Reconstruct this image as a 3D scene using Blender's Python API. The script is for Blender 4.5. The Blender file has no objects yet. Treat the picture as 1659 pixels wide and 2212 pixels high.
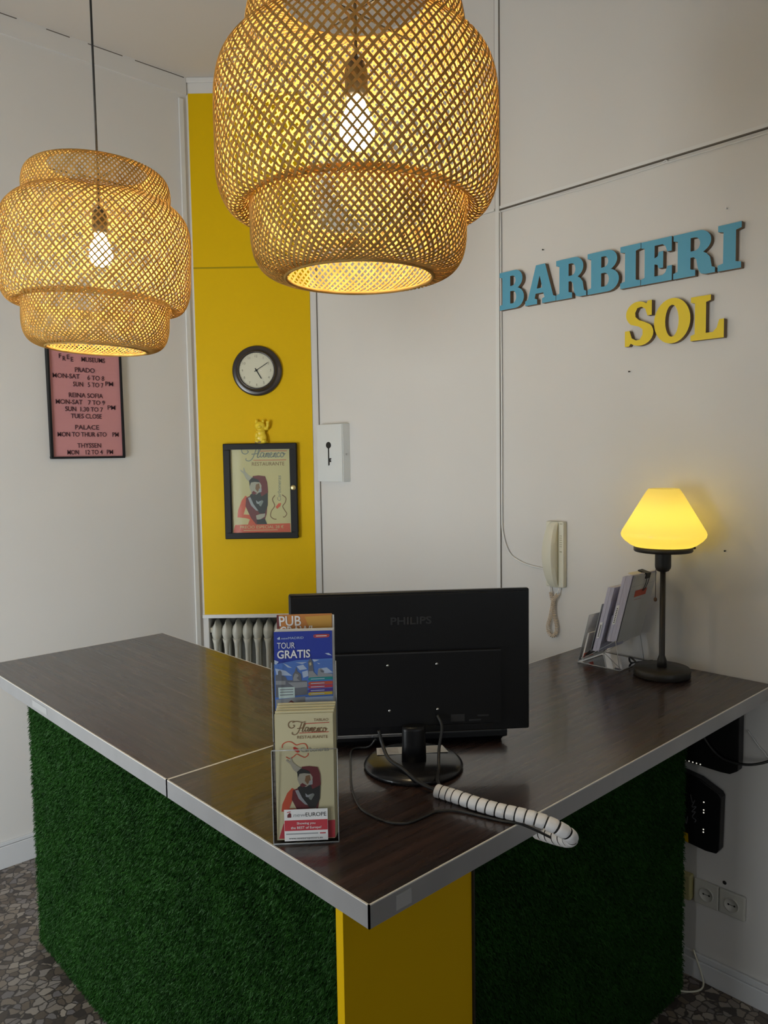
import bpy, bmesh, math, random
import numpy as np
from mathutils import Vector, Matrix
random.seed(7); rng = np.random.default_rng(7)
S = bpy.context.scene
COL = S.collection
PI = math.pi
V = Vector

# ------------------------------------------------------------------ materials
def mat(name, col=(.8,.8,.8), rough=.5, metal=0., spec=.5, emit=None, est=1., coat=0., bump=None, var=None, alpha=None, trans=0., sheen=0.):
    m = bpy.data.materials.new(name); m.use_nodes = True
    nt = m.node_tree; b = nt.nodes['Principled BSDF']
    b.inputs['Base Color'].default_value = (*col, 1)
    b.inputs['Roughness'].default_value = rough
    b.inputs['Metallic'].default_value = metal
    b.inputs['Specular IOR Level'].default_value = spec
    b.inputs['Coat Weight'].default_value = coat
    b.inputs['Transmission Weight'].default_value = trans
    if emit:
        b.inputs['Emission Color'].default_value = (*emit, 1); b.inputs['Emission Strength'].default_value = est
    if var:   # (scale, amount, stretch)
        sc, am, st = var
        tc = nt.nodes.new('ShaderNodeTexCoord'); mp = nt.nodes.new('ShaderNodeMapping'); mp.inputs['Scale'].default_value = st
        n = nt.nodes.new('ShaderNodeTexNoise'); n.inputs['Scale'].default_value = sc; n.inputs['Detail'].default_value = 5
        mx = nt.nodes.new('ShaderNodeMix'); mx.data_type = 'RGBA'
        lo = tuple(max(0, c*(1-am)) for c in col); hi = tuple(min(1, c*(1+am)) for c in col)
        mx.inputs['A'].default_value = (*lo, 1); mx.inputs['B'].default_value = (*hi, 1)
        nt.links.new(tc.outputs['Object'], mp.inputs['Vector']); nt.links.new(mp.outputs[0], n.inputs['Vector'])
        nt.links.new(n.outputs['Fac'], mx.inputs['Factor']); nt.links.new(mx.outputs['Result'], b.inputs['Base Color'])
    if bump:  # (scale, strength, distance)
        tc = nt.nodes.new('ShaderNodeTexCoord'); n = nt.nodes.new('ShaderNodeTexNoise'); n.inputs['Scale'].default_value = bump[0]; n.inputs['Detail'].default_value = 4
        bp_ = nt.nodes.new('ShaderNodeBump'); bp_.inputs['Strength'].default_value = bump[1]; bp_.inputs['Distance'].default_value = bump[2]
        nt.links.new(tc.outputs['Object'], n.inputs['Vector']); nt.links.new(n.outputs['Fac'], bp_.inputs['Height']); nt.links.new(bp_.outputs[0], b.inputs['Normal'])
    return m

M = {}
M['wall'] = mat('wall_paint', (.70,.685,.665), .75, spec=.2, bump=(6,.15,.01), var=(1.2,.03,(1,1,1)))
M['ceil'] = mat('ceiling_paint', (.66,.62,.58), .85, spec=.1, bump=(5,.15,.01))
M['trim'] = mat('trim_paint', (.74,.74,.73), .45, spec=.4)
M['yellow'] = mat('yellow_paint', (.72,.455,.0), .55, spec=.15, bump=(8,.12,.008))
M['ylam'] = mat('yellow_laminate', (.72,.44,.0), .5, spec=.15)
M['groove'] = mat('groove', (.16,.14,.12), .8, spec=.1)
M['ygroove'] = mat('yellow_groove', (.38,.27,.01), .8, spec=.1)
M['base'] = mat('baseboard_paint', (.68,.69,.71), .4, spec=.4)
M['band'] = mat('edge_band', (.36,.36,.37), .33, metal=.25, spec=.5, var=(14,.12,(1,1,.3)))
M['bandtop'] = mat('edge_band_highlight', (.80,.78,.74), .35)  # pale top rim of the edging; its highlight line is put into the colour
M['sticker'] = mat('old_sticker', (.42,.42,.42), .5)
M['black'] = mat('black_plastic', (.006,.006,.007), .36, spec=.35)
M['blackgloss'] = mat('black_gloss', (.010,.010,.012), .24, spec=.5)
M['logo'] = mat('embossed_logo', (.028,.028,.03), .3)
M['dark'] = mat('dark_metal', (.045,.042,.038), .42, metal=.5)
M['steel'] = mat('steel', (.6,.6,.6), .25, metal=1)
M['brass'] = mat('brass', (.55,.45,.22), .35, metal=.9)
M['silver'] = mat('silver_strip', (.75,.75,.76), .2, metal=.9)
M['rubber'] = mat('black_rubber', (.018,.018,.018), .45)
M['white'] = mat('white_plastic', (.78,.78,.78), .4)
M['wrapw'] = mat('white_wrap', (.82,.82,.84), .42)
M['cream'] = mat('cream_plastic', (.70,.68,.56), .4)
M['creamd'] = mat('cream_plastic_shadow_gap', (.38,.36,.24), .5)
M['cord'] = mat('pink_cream_cord', (.72,.60,.47), .45)
M['keyw'] = mat('key_box_paint', (.70,.72,.71), .5)
M['ink'] = mat('black_ink', (.012,.012,.012), .5)
M['paper'] = mat('paper', (.76,.75,.74), .7, spec=.2)
M['paperl'] = mat('lavender_paper', (.55,.54,.66), .7, spec=.2, var=(160,.22,(.05,1,.05)))
M['card'] = mat('card', (.66,.65,.62), .6)
M['blue'] = mat('blue_painted_wood', (.095,.36,.53), .5)
M['bluee'] = mat('raw_wood_edge', (.20,.13,.075), .7)
M['yelw'] = mat('yellow_painted_wood', (.80,.60,.02), .5)
M['iron'] = mat('radiator_enamel', (.68,.67,.60), .35)
M['recess'] = mat('recess_plaster_shade', (.36,.36,.34), .8)  # darker than the walls: shadow behind the radiator put into the colour
M['pink'] = mat('pink_felt', (.60,.29,.30), .9, spec=.1)
M['signink'] = mat('letter_black', (.06,.02,.03), .5)
M['frame'] = mat('black_frame', (.009,.010,.012), .5, spec=.25)
M['catp'] = mat('yellow_figurine', (.82,.60,.03), .35)
M['catd'] = mat('brown_mark', (.14,.07,.03), .5)
M['clockface'] = mat('clock_face', (.66,.62,.50), .45)
M['clockmark'] = mat('clock_mark', (.18,.16,.11), .5)
M['clockrim'] = mat('clock_rim', (.035,.028,.026), .25, spec=.6)
M['poster'] = mat('poster_paper', (.60,.53,.30), .55, spec=.25)
M['cream2'] = mat('leaflet_cream', (.66,.60,.38), .5)
M['red'] = mat('print_red', (.55,.05,.04), .5)
M['redo'] = mat('print_orange_red', (.60,.10,.05), .5)
M['maroon'] = mat('print_maroon', (.16,.035,.04), .5)
M['shawl'] = mat('print_black', (.035,.035,.035), .5)
M['brownp'] = mat('print_brown', (.22,.12,.06), .5)
M['skin'] = mat('print_grey_skin', (.40,.37,.30), .5)
M['greyp'] = mat('print_grey', (.22,.24,.22), .5)
M['whitep'] = mat('print_white', (.82,.82,.82), .5)
M['orange'] = mat('print_orange', (.55,.22,.06), .45)
M['orangel'] = mat('print_gold', (.60,.33,.07), .45)
M['indigo'] = mat('print_indigo', (.03,.055,.36), .4)
M['skyb'] = mat('print_sky', (.10,.22,.62), .4)
M['cloud'] = mat('print_cloud', (.50,.60,.78), .4)
M['stone'] = mat('print_stone', (.16,.17,.20), .5)
M['stonel'] = mat('print_light_stone', (.34,.35,.37), .5)
M['teal'] = mat('print_teal', (.02,.30,.30), .4)
M['gold'] = mat('print_yellow', (.65,.45,.05), .4)
M['purple'] = mat('print_purple', (.10,.05,.30), .4)
M['crimson'] = mat('print_crimson', (.55,.06,.08), .4)
M['mint'] = mat('print_pale_green', (.62,.75,.72), .4)
M['led'] = mat('status_light', (.9,.9,.85), .4, emit=(1,.97,.85), est=.6)
M['script'] = mat('silver_print', (.14,.14,.15), .4)
M['outy'] = mat('yellowed_plastic', (.50,.46,.22), .5)
M['outw'] = mat('socket_plastic', (.58,.57,.52), .4)
M['cardbase'] = mat('carcass_board', (.35,.33,.30), .6)

def glassy(name, tint, fac):
    m = bpy.data.materials.new(name); m.use_nodes = True; nt = m.node_tree; nt.nodes.clear()
    o = nt.nodes.new('ShaderNodeOutputMaterial'); t = nt.nodes.new('ShaderNodeBsdfTransparent'); t.inputs[0].default_value = (*tint, 1)
    g = nt.nodes.new('ShaderNodeBsdfGlossy'); g.inputs['Roughness'].default_value = .06; g.inputs['Color'].default_value = (.95,.95,.97,1)
    f = nt.nodes.new('ShaderNodeFresnel'); f.inputs[0].default_value = 1.12
    ma = nt.nodes.new('ShaderNodeMath'); ma.operation = 'ADD'; ma.inputs[1].default_value = fac; ma.use_clamp = True
    mx = nt.nodes.new('ShaderNodeMixShader')
    nt.links.new(f.outputs[0], ma.inputs[0]); nt.links.new(ma.outputs[0], mx.inputs[0]); nt.links.new(t.outputs[0], mx.inputs[1]); nt.links.new(g.outputs[0], mx.inputs[2]); nt.links.new(mx.outputs[0], o.inputs[0])
    return m
M['acrylic'] = glassy('clear_acrylic', (.972,.976,.98), .012)
M['acredge'] = mat('acrylic_edge', (.40,.42,.43), .15, spec=.6)
M['glass'] = glassy('window_glass', (.96,.98,.97), .0)

def wood_mat(name, st):
    m = mat(name, (.03,.016,.013), .27, spec=.9, coat=.25)
    nt = m.node_tree; b = nt.nodes['Principled BSDF']
    tc = nt.nodes.new('ShaderNodeTexCoord'); mp = nt.nodes.new('ShaderNodeMapping'); mp.inputs['Scale'].default_value = st
    n = nt.nodes.new('ShaderNodeTexNoise'); n.inputs['Scale'].default_value = 3.2; n.inputs['Detail'].default_value = 9; n.inputs['Roughness'].default_value = .62
    r = nt.nodes.new('ShaderNodeValToRGB'); e = r.color_ramp.elements
    e[0].position = .30; e[0].color = (.016,.010,.009,1); e[1].position = .74; e[1].color = (.070,.034,.025,1)
    k = e.new(.52); k.color = (.034,.019,.016,1)
    nt.links.new(tc.outputs['Object'], mp.inputs['Vector']); nt.links.new(mp.outputs[0], n.inputs['Vector']); nt.links.new(n.outputs['Fac'], r.inputs[0]); nt.links.new(r.outputs[0], b.inputs['Base Color'])
    n2 = nt.nodes.new('ShaderNodeTexNoise'); n2.inputs['Scale'].default_value = 5; n2.inputs['Detail'].default_value = 6
    mr = nt.nodes.new('ShaderNodeMapRange'); mr.inputs['To Min'].default_value = .20; mr.inputs['To Max'].default_value = .36
    nt.links.new(mp.outputs[0], n2.inputs['Vector']); nt.links.new(n2.outputs['Fac'], mr.inputs['Value']); nt.links.new(mr.outputs[0], b.inputs['Roughness'])
    return m
M['woodx'] = wood_mat('dark_wood_laminate', (.55, 16, 1))
M['woody'] = wood_mat('dark_wood_laminate_turned', (16, .55, 1))

def floor_mat():
    m = mat('terrazzo', (.2,.18,.15), .4, spec=.4); nt = m.node_tree; b = nt.nodes['Principled BSDF']
    tc = nt.nodes.new('ShaderNodeTexCoord')
    wn = nt.nodes.new('ShaderNodeTexNoise'); wn.inputs['Scale'].default_value = 20; wn.inputs['Detail'].default_value = 3
    ad = nt.nodes.new('ShaderNodeMixRGB'); ad.blend_type = 'ADD'; ad.inputs[0].default_value = .035
    v1 = nt.nodes.new('ShaderNodeTexVoronoi'); v1.inputs['Scale'].default_value = 33
    v2 = nt.nodes.new('ShaderNodeTexVoronoi'); v2.feature = 'DISTANCE_TO_EDGE'; v2.inputs['Scale'].default_value = 33
    hs = nt.nodes.new('ShaderNodeSeparateColor')
    r = nt.nodes.new('ShaderNodeValToRGB'); e = r.color_ramp.elements
    e[0].color = (.06,.05,.045,1); e[1].position = 1; e[1].color = (.42,.36,.30,1)
    for p, c in ((.3,(.17,.13,.10,1)),(.5,(.30,.25,.20,1)),(.72,(.20,.18,.18,1))):
        k = e.new(p); k.color = c
    st = nt.nodes.new('ShaderNodeMapRange'); st.inputs['From Min'].default_value = .03; st.inputs['From Max'].default_value = .10
    mx = nt.nodes.new('ShaderNodeMix'); mx.data_type = 'RGBA'; mx.inputs['A'].default_value = (.06,.05,.045,1)
    nt.links.new(tc.outputs['Object'], wn.inputs['Vector']); nt.links.new(tc.outputs['Object'], ad.inputs[1]); nt.links.new(wn.outputs['Color'], ad.inputs[2])
    for v in (v1, v2): nt.links.new(ad.outputs[0], v.inputs['Vector'])
    nt.links.new(v1.outputs['Color'], hs.inputs[0]); nt.links.new(hs.outputs[0], r.inputs[0])
    nt.links.new(v2.outputs['Distance'], st.inputs['Value']); nt.links.new(st.outputs[0], mx.inputs['Factor']); nt.links.new(r.outputs[0], mx.inputs['B'])
    nt.links.new(mx.outputs['Result'], b.inputs['Base Color'])
    return m
M['floor'] = floor_mat()

def bamboo_mat():
    m = bpy.data.materials.new('bamboo_strip'); m.use_nodes = True; nt = m.node_tree; nt.nodes.clear()
    o = nt.nodes.new('ShaderNodeOutputMaterial'); d = nt.nodes.new('ShaderNodeBsdfDiffuse'); t = nt.nodes.new('ShaderNodeBsdfTranslucent'); mx = nt.nodes.new('ShaderNodeMixShader')
    tc = nt.nodes.new('ShaderNodeTexCoord'); n = nt.nodes.new('ShaderNodeTexNoise'); n.inputs['Scale'].default_value = 30
    r = nt.nodes.new('ShaderNodeValToRGB'); e = r.color_ramp.elements
    e[0].position = .3; e[0].color = (.42,.255,.075,1); e[1].position = .7; e[1].color = (.60,.40,.14,1)
    nt.links.new(tc.outputs['Object'], n.inputs['Vector']); nt.links.new(n.outputs['Fac'], r.inputs[0])
    nt.links.new(r.outputs[0], d.inputs[0]); t.inputs[0].default_value = (.66,.41,.13,1)
    mx.inputs[0].default_value = .16
    nt.links.new(d.outputs[0], mx.inputs[1]); nt.links.new(t.outputs[0], mx.inputs[2]); nt.links.new(mx.outputs[0], o.inputs[0])
    return m
M['bamboo'] = bamboo_mat()
M['bulb'] = mat('lit_bulb', (1,1,1), .4, emit=(1,.82,.50), est=270)
M['shadeg'] = mat('yellow_lit_glass', (.85,.78,.35), .3)
def shade_glass():
    m = bpy.data.materials.new('opal_shade_glass'); m.use_nodes = True; nt = m.node_tree; nt.nodes.clear()
    o = nt.nodes.new('ShaderNodeOutputMaterial'); d = nt.nodes.new('ShaderNodeBsdfDiffuse'); t = nt.nodes.new('ShaderNodeBsdfTranslucent'); mx = nt.nodes.new('ShaderNodeMixShader')
    d.inputs[0].default_value = (.80,.74,.40,1); t.inputs[0].default_value = (.92,.84,.42,1); mx.inputs[0].default_value = .60
    g = nt.nodes.new('ShaderNodeBsdfGlossy'); g.inputs['Roughness'].default_value = .15; m2 = nt.nodes.new('ShaderNodeMixShader'); m2.inputs[0].default_value = .04
    nt.links.new(d.outputs[0], mx.inputs[1]); nt.links.new(t.outputs[0], mx.inputs[2]); nt.links.new(mx.outputs[0], m2.inputs[1]); nt.links.new(g.outputs[0], m2.inputs[2]); nt.links.new(m2.outputs[0], o.inputs[0])
    return m
M['shade'] = shade_glass()
M['bulb2'] = mat('lit_yellow_bulb', (1,1,.8), .4, emit=(1,.74,.16), est=17)
def turf_mat():
    m = mat('turf_blade', (.02,.09,.012), .55, spec=.25); nt = m.node_tree; b = nt.nodes['Principled BSDF']
    tc = nt.nodes.new('ShaderNodeTexCoord'); n = nt.nodes.new('ShaderNodeTexNoise'); n.inputs['Scale'].default_value = 90
    n2 = nt.nodes.new('ShaderNodeTexNoise'); n2.inputs['Scale'].default_value = 6
    r = nt.nodes.new('ShaderNodeValToRGB'); e = r.color_ramp.elements
    e[0].position = .35; e[0].color = (.010,.050,.006,1); e[1].position = .7; e[1].color = (.035,.135,.018,1)
    ma = nt.nodes.new('ShaderNodeMix'); ma.data_type = 'FLOAT'; ma.inputs['Factor'].default_value = .4
    nt.links.new(tc.outputs['Object'], n.inputs['Vector']); nt.links.new(tc.outputs['Object'], n2.inputs['Vector'])
    nt.links.new(n.outputs['Fac'], ma.inputs['A']); nt.links.new(n2.outputs['Fac'], ma.inputs['B']); nt.links.new(ma.outputs['Result'], r.inputs[0]); nt.links.new(r.outputs[0], b.inputs['Base Color'])
    return m
M['turf'] = turf_mat()
M['turfback'] = mat('turf_backing', (.008,.03,.006), .9, spec=.1)

# ------------------------------------------------------------------ mesh builder
def catmull(P, n=6, closed=False):
    P = [V(p) for p in P]; out = []; N = len(P)
    rngi = range(N if closed else N-1)
    for i in rngi:
        p0 = P[(i-1) % N] if closed or i > 0 else P[0]*2-P[1]
        p1 = P[i]; p2 = P[(i+1) % N]
        p3 = P[(i+2) % N] if closed or i+2 < N else P[-1]*2-P[-2]
        for k in range(n):
            t = k/n
            out.append(.5*((2*p1)+(p2-p0)*t+(2*p0-5*p1+4*p2-p3)*t*t+(3*p1-p0-3*p2+p3)*t**3))
    if not closed: out.append(P[-1])
    return out

class MB:
    def __init__(s): s.v=[]; s.f=[]; s.m=[]; s.mats=[]; s.sm=[]
    def mi(s, m):
        if isinstance(m, str): m = M[m]
        if m not in s.mats: s.mats.append(m)
        return s.mats.index(m)
    def face(s, pts, m, smooth=False):
        i = len(s.v); s.v += [tuple(p) for p in pts]; s.f.append(tuple(range(i, i+len(pts)))); s.m.append(s.mi(m)); s.sm.append(smooth); return s
    def box(s, lo, hi, m, fr=None):
        x0,y0,z0 = lo; x1,y1,z1 = hi
        if x0>x1: x0,x1=x1,x0
        if y0>y1: y0,y1=y1,y0
        if z0>z1: z0,z1=z1,z0
        c = [(x0,y0,z0),(x1,y0,z0),(x1,y1,z0),(x0,y1,z0),(x0,y0,z1),(x1,y0,z1),(x1,y1,z1),(x0,y1,z1)]
        if fr: c = [fr(*p) for p in c]
        i = len(s.v); s.v += [tuple(p) for p in c]
        for q in ((0,3,2,1),(4,5,6,7),(0,1,5,4),(1,2,6,5),(2,3,7,6),(3,0,4,7)):
            s.f.append(tuple(i+k for k in q)); s.m.append(s.mi(m)); s.sm.append(False)
        return s
    def grid(s, rows, m, closed=False, smooth=True, cap=False):
        i = len(s.v); R = len(rows); K = len(rows[0]); k = s.mi(m)
        for r in rows: s.v += [tuple(p) for p in r]
        for a in range(R-1):
            for b in range(K if closed else K-1):
                b2 = (b+1) % K
                s.f.append((i+a*K+b, i+a*K+b2, i+(a+1)*K+b2, i+(a+1)*K+b)); s.m.append(k); s.sm.append(smooth)
        if cap:
            s.f.append(tuple(i+b for b in range(K))[::-1]); s.m.append(k); s.sm.append(False)
            s.f.append(tuple(i+(R-1)*K+b for b in range(K))); s.m.append(k); s.sm.append(False)
        return s
    def lathe(s, prof, m, c=(0,0,0), seg=48, fr=None, smooth=True, cap=False):
        rows = []
        for r, z in prof:
            row = []
            for k in range(seg):
                a = 2*PI*k/seg; p = (c[0]+r*math.cos(a), c[1]+r*math.sin(a), c[2]+z)
                row.append(fr(*p) if fr else p)
            rows.append(row)
        return s.grid(rows, m, closed=True, smooth=smooth, cap=cap)
    def tube(s, pts, r, m, seg=8, n=5, closed=False, cap=True, raw=False):
        P = [V(p) for p in pts] if raw else catmull(pts, n, closed)
        rows = []; N = len(P); prev = None
        for i, p in enumerate(P):
            if closed: t = (P[(i+1)%N]-P[i-1])
            else: t = P[min(i+1,N-1)]-P[max(i-1,0)]
            if t.length < 1e-9: t = V((0,0,1))
            t.normalize()
            if prev is None:
                a = t.cross(V((0,0,1)));
                if a.length < .1: a = t.cross(V((1,0,0)))
            else: a = prev-t*prev.dot(t)
            a.normalize(); prev = a; b = t.cross(a)
            rr = r(i/(N-1)) if callable(r) else r
            rows.append([p+(a*math.cos(2*PI*k/seg)+b*math.sin(2*PI*k/seg))*rr for k in range(seg)])
        if closed: rows.append(rows[0])
        return s.grid(rows, m, closed=True, cap=cap and not closed)
    def sphere(s, c, rad, m, seg=16, rings=10):
        if not hasattr(rad, '__len__'): rad = (rad,)*3
        rows = []
        for j in range(rings+1):
            t = PI*j/rings; rows.append([(c[0]+rad[0]*math.sin(t)*math.cos(2*PI*k/seg), c[1]+rad[1]*math.sin(t)*math.sin(2*PI*k/seg), c[2]-rad[2]*math.cos(t)) for k in range(seg)])
        return s.grid(rows, m, closed=True)
    def poly(s, pts, m, fr, d=0.): return s.face([fr(p[0], p[1], d) for p in pts], m)
    def ribbon(s, pts, w, m, fr, d=0., n=5, closed=False, raw=False):
        P = [V((p[0],p[1],0)) for p in pts]
        if not raw: P = catmull(P, n, closed)
        if closed: P.append(P[0])
        rows = []
        for i, p in enumerate(P):
            t = P[min(i+1,len(P)-1)]-P[max(i-1,0)]
            if t.length < 1e-9: t = V((1,0,0))
            t.normalize(); q = V((-t.y, t.x, 0))
            ww = (w(i/(len(P)-1)) if callable(w) else w)/2
            a = p+q*ww; b = p-q*ww
            rows.append([fr(a.x,a.y,d), fr(b.x,b.y,d)])
        return s.grid(rows, m, smooth=False)
    def shape(s, outlines, depth, m, fr, d0=0., edge=None):
        """filled 2-D outlines (holes allowed) given a thickness"""
        cu = bpy.data.curves.new('t', 'CURVE'); cu.dimensions = '2D'; cu.fill_mode = 'BOTH'; cu.extrude = depth/2
        for o in outlines:
            sp = cu.splines.new('POLY'); sp.points.add(len(o)-1); sp.use_cyclic_u = True
            for k, p in enumerate(o): sp.points[k].co = (p[0], p[1], 0, 1)
        s.from_curve(cu, m, fr, d0+depth/2, edge); return s
    def from_curve(s, cu, m, fr, d, edge=None, sx=1., sy=1., ox=0., oy=0., shear=0.):
        ob = bpy.data.objects.new('t', cu); COL.objects.link(ob)
        me = bpy.data.meshes.new_from_object(ob)
        i = len(s.v); k = s.mi(m); ke = s.mi(edge) if edge else k
        for v in me.vertices: s.v.append(tuple(fr(ox+(v.co.x+shear*v.co.y)*sx, oy+v.co.y*sy, d+v.co.z)))
        for p in me.polygons:
            s.f.append(tuple(i+a for a in p.vertices)); s.m.append(k if abs(p.normal.z) > .5 else ke); s.sm.append(False)
        bpy.data.objects.remove(ob); bpy.data.meshes.remove(me); bpy.data.curves.remove(cu)
    def text(s, body, m, fr, x, y, h, w=None, d=.0004, align='L', bold=0., shear=0., ext=0., space=1.):
        """h = capital height, w = total width when given; (x, y) is the baseline start, or its middle with align C"""
        cu = bpy.data.curves.new('t', 'FONT'); cu.body = body; cu.size = 1; cu.offset = bold; cu.extrude = ext; cu.resolution_u = 3; cu.space_character = space
        ob = bpy.data.objects.new('t', cu); COL.objects.link(ob); me = bpy.data.meshes.new_from_object(ob)
        xs = [v.co.x for v in me.vertices]; x0, x1 = (min(xs), max(xs)) if xs else (0,1)
        bpy.data.objects.remove(ob); bpy.data.meshes.remove(me)
        sy = h/.70; sx = sy if w is None else w/(x1-x0)
        W = (x1-x0)*sx; ox = x-x0*sx
        if align == 'C': ox -= W/2
        if align == 'R': ox -= W
        s.from_curve(cu, m, fr, d, sx=sx, sy=sy, ox=ox, oy=y, shear=shear); return s
    def build(s, name, parent=None, bevel=0., seg=2, solid=0., remesh=0., fix=True):
        me = bpy.data.meshes.new(name); off = V((0,0,0))
        p = parent
        while p is not None: off += p.location; p = p.parent
        va = np.array(s.v, dtype=np.float64)-np.array(off)
        me.from_pydata(va.tolist(), [], s.f)
        for m in s.mats: me.materials.append(m)
        me.polygons.foreach_set('material_index', s.m); me.polygons.foreach_set('use_smooth', s.sm)
        if fix:
            bm = bmesh.new(); bm.from_mesh(me)
            if len(bm.verts) < 60000: bmesh.ops.remove_doubles(bm, verts=bm.verts, dist=1e-6); bmesh.ops.recalc_face_normals(bm, faces=bm.faces)
            bm.to_mesh(me); bm.free()
        me.update()
        o = bpy.data.objects.new(name, me); COL.objects.link(o)
        if parent: o.parent = parent
        if bevel:
            b = o.modifiers.new('b', 'BEVEL'); b.width = bevel; b.segments = seg; b.limit_method = 'ANGLE'; b.angle_limit = math.radians(35)
        if solid:
            b = o.modifiers.new('s', 'SOLIDIFY'); b.thickness = solid; b.offset = 0
        if remesh:
            b = o.modifiers.new('r', 'REMESH'); b.mode = 'VOXEL'; b.voxel_size = remesh; b.use_smooth_shade = True
        return o

def tag(o, label=None, cat=None, group=None, kind=None):
    if label: o['label'] = label
    if cat: o['category'] = cat
    if group: o['group'] = group
    if kind: o['kind'] = kind
    return o
def thing(name, label, cat, loc, group=None):
    o = bpy.data.objects.new(name, None); COL.objects.link(o); o.location = loc; o.empty_display_size = .05
    return tag(o, label, cat, group)
def struct(o): return tag(o, kind='structure')
def B(lo, hi, m): return MB().box(lo, hi, m)
def arc(cx, cy, rx, ry, a0, a1, n):
    return [(cx+rx*math.cos(math.radians(a0+(a1-a0)*i/n)), cy+ry*math.sin(math.radians(a0+(a1-a0)*i/n))) for i in range(n+1)]

# ------------------------------------------------------------------ camera
HC = 1.76
def cam():
    yaw, pit, rol, f = 0.822130091, 0.0739006738, -0.0152582455, 1673.3
    d = V((math.cos(pit)*math.cos(yaw), math.cos(pit)*math.sin(yaw), -math.sin(pit)))
    r = V((math.sin(yaw), -math.cos(yaw), 0)); u = r.cross(d)
    r2 = r*math.cos(rol)+u*math.sin(rol); u2 = -r*math.sin(rol)+u*math.cos(rol)
    c = bpy.data.cameras.new('camera'); o = bpy.data.objects.new('camera', c); COL.objects.link(o)
    m = Matrix((r2, u2, -d)).transposed().to_4x4(); m.translation = (0,0,HC); o.matrix_world = m
    c.sensor_fit = 'VERTICAL'; c.sensor_height = 24; c.sensor_width = 18; c.lens = f/2212*24; c.clip_start = .02
    S.camera = o
cam()

# ------------------------------------------------------------------ room shell
XW, YW, ZC, ZT = 2.435, 3.511, 3.605, 1.045       # right wall, left wall, ceiling, desk top
CO = V((1.984, 3.511, 0)); CA = V((.7282,-.6854,0)); CN = V((-.6854,-.7282,0)); CW = .6190
def bk(s, z, d): return CO+CA*s+CN*d+V((0,0,z))          # on the diagonal corner wall: along, up, out
def bkb(x, y, z): return bk(x, z, y)                       # for boxes (along, out, up)
def rw(s, z, d): return V((XW-d, s, z))                    # on the right wall; s = y
def rwm(s, z, d): return V((XW-d, -s, z))                  # same but s grows to the viewer's right
X0, Y0 = -1.5, -2.4
struct(B((X0-.1,Y0-.1,-.1),(XW+.9,YW+.9,0),'floor').build('floor'))
struct(B((X0-.1,Y0-.1,ZC),(XW+.9,YW+.9,ZC+.1),'ceil').build('ceiling'))
struct(B((X0-.1,YW,0),(1.984,YW+.12,ZC),'wall').build('wall_left'))
struct(B((XW,Y0-.1,0),(XW+.12,3.087,ZC),'wall').build('wall_right'))
wb = MB()
wb.box((0,-.30,.94),(CW,0,ZC),'wall',bkb)
wb.box((0,-.30,0),(.028,0,.94),'wall',bkb); wb.box((CW-.03,-.30,0),(CW,0,.94),'wall',bkb)
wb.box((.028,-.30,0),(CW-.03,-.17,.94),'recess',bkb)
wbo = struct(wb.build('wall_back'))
yp = MB(); yp.box((.010,0,.957),(.584,.003,3.53),'yellow',bkb); yp.box((.010,.003,2.692),(.584,.0035,2.700),'ygroove',bkb)
yo = yp.build('trim_1'); struct(yo)
struct(MB().box((0,0,.938),(CW-.02,.010,.957),'trim',bkb).build('trim_2', bevel=.002))
# corner strips, cornice, rail on the right wall
struct(B((1.940,YW-.010,0),(1.966,YW,3.50),'trim').build('trim_3', bevel=.003))
struct(MB().box((CW-.004,0,.0),(CW+.0,.004,3.60),'groove',bkb).build('trim_4'))
c = MB(); c.box((X0,YW-.012,3.520),(1.98,YW,ZC),'wall')
for a, b_ in ((X0,1.20),(1.32,1.42),(1.50,1.66),(1.72,1.97)): c.box((a,YW-.0125,3.597),(b_,YW-.011,3.601),'groove')
struct(c.build('trim_5'))
struct(MB().box((0,0,3.58),(CW,.010,ZC),'wall',bkb).build('trim_6', bevel=.004))
c = MB(); c.box((XW-.010,Y0,2.697),(XW,1.930,2.709),'trim'); c.box((XW-.0102,Y0,2.694),(XW-.002,1.930,2.698),'groove')
struct(c.build('trim_7'))
c = MB(); c.box((XW-.006,1.936,0),(XW,1.954,ZC),'trim'); c.box((XW-.004,1.954,2.70),(XW,1.957,ZC),'groove'); c.box((XW-.004,1.9335,0),(XW,1.936,ZC),'groove')
struct(c.build('trim_8'))
struct(B((XW-.010,1.957,2.697),(XW,3.087,2.705),'trim').build('trim_9'))
# base boards
c = MB(); c.box((X0,YW-.016,0),(1.98,YW,.098),'base'); c.box((X0,YW-.010,.098),(1.98,YW,.114),'base'); struct(c.build('baseboard_left', bevel=.003))
c = MB(); c.box((XW-.016,Y0,0),(XW,3.08,.066),'base'); c.box((XW-.011,Y0,.066),(XW,3.08,.088),'base'); struct(c.build('baseboard_right', bevel=.003))
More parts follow.
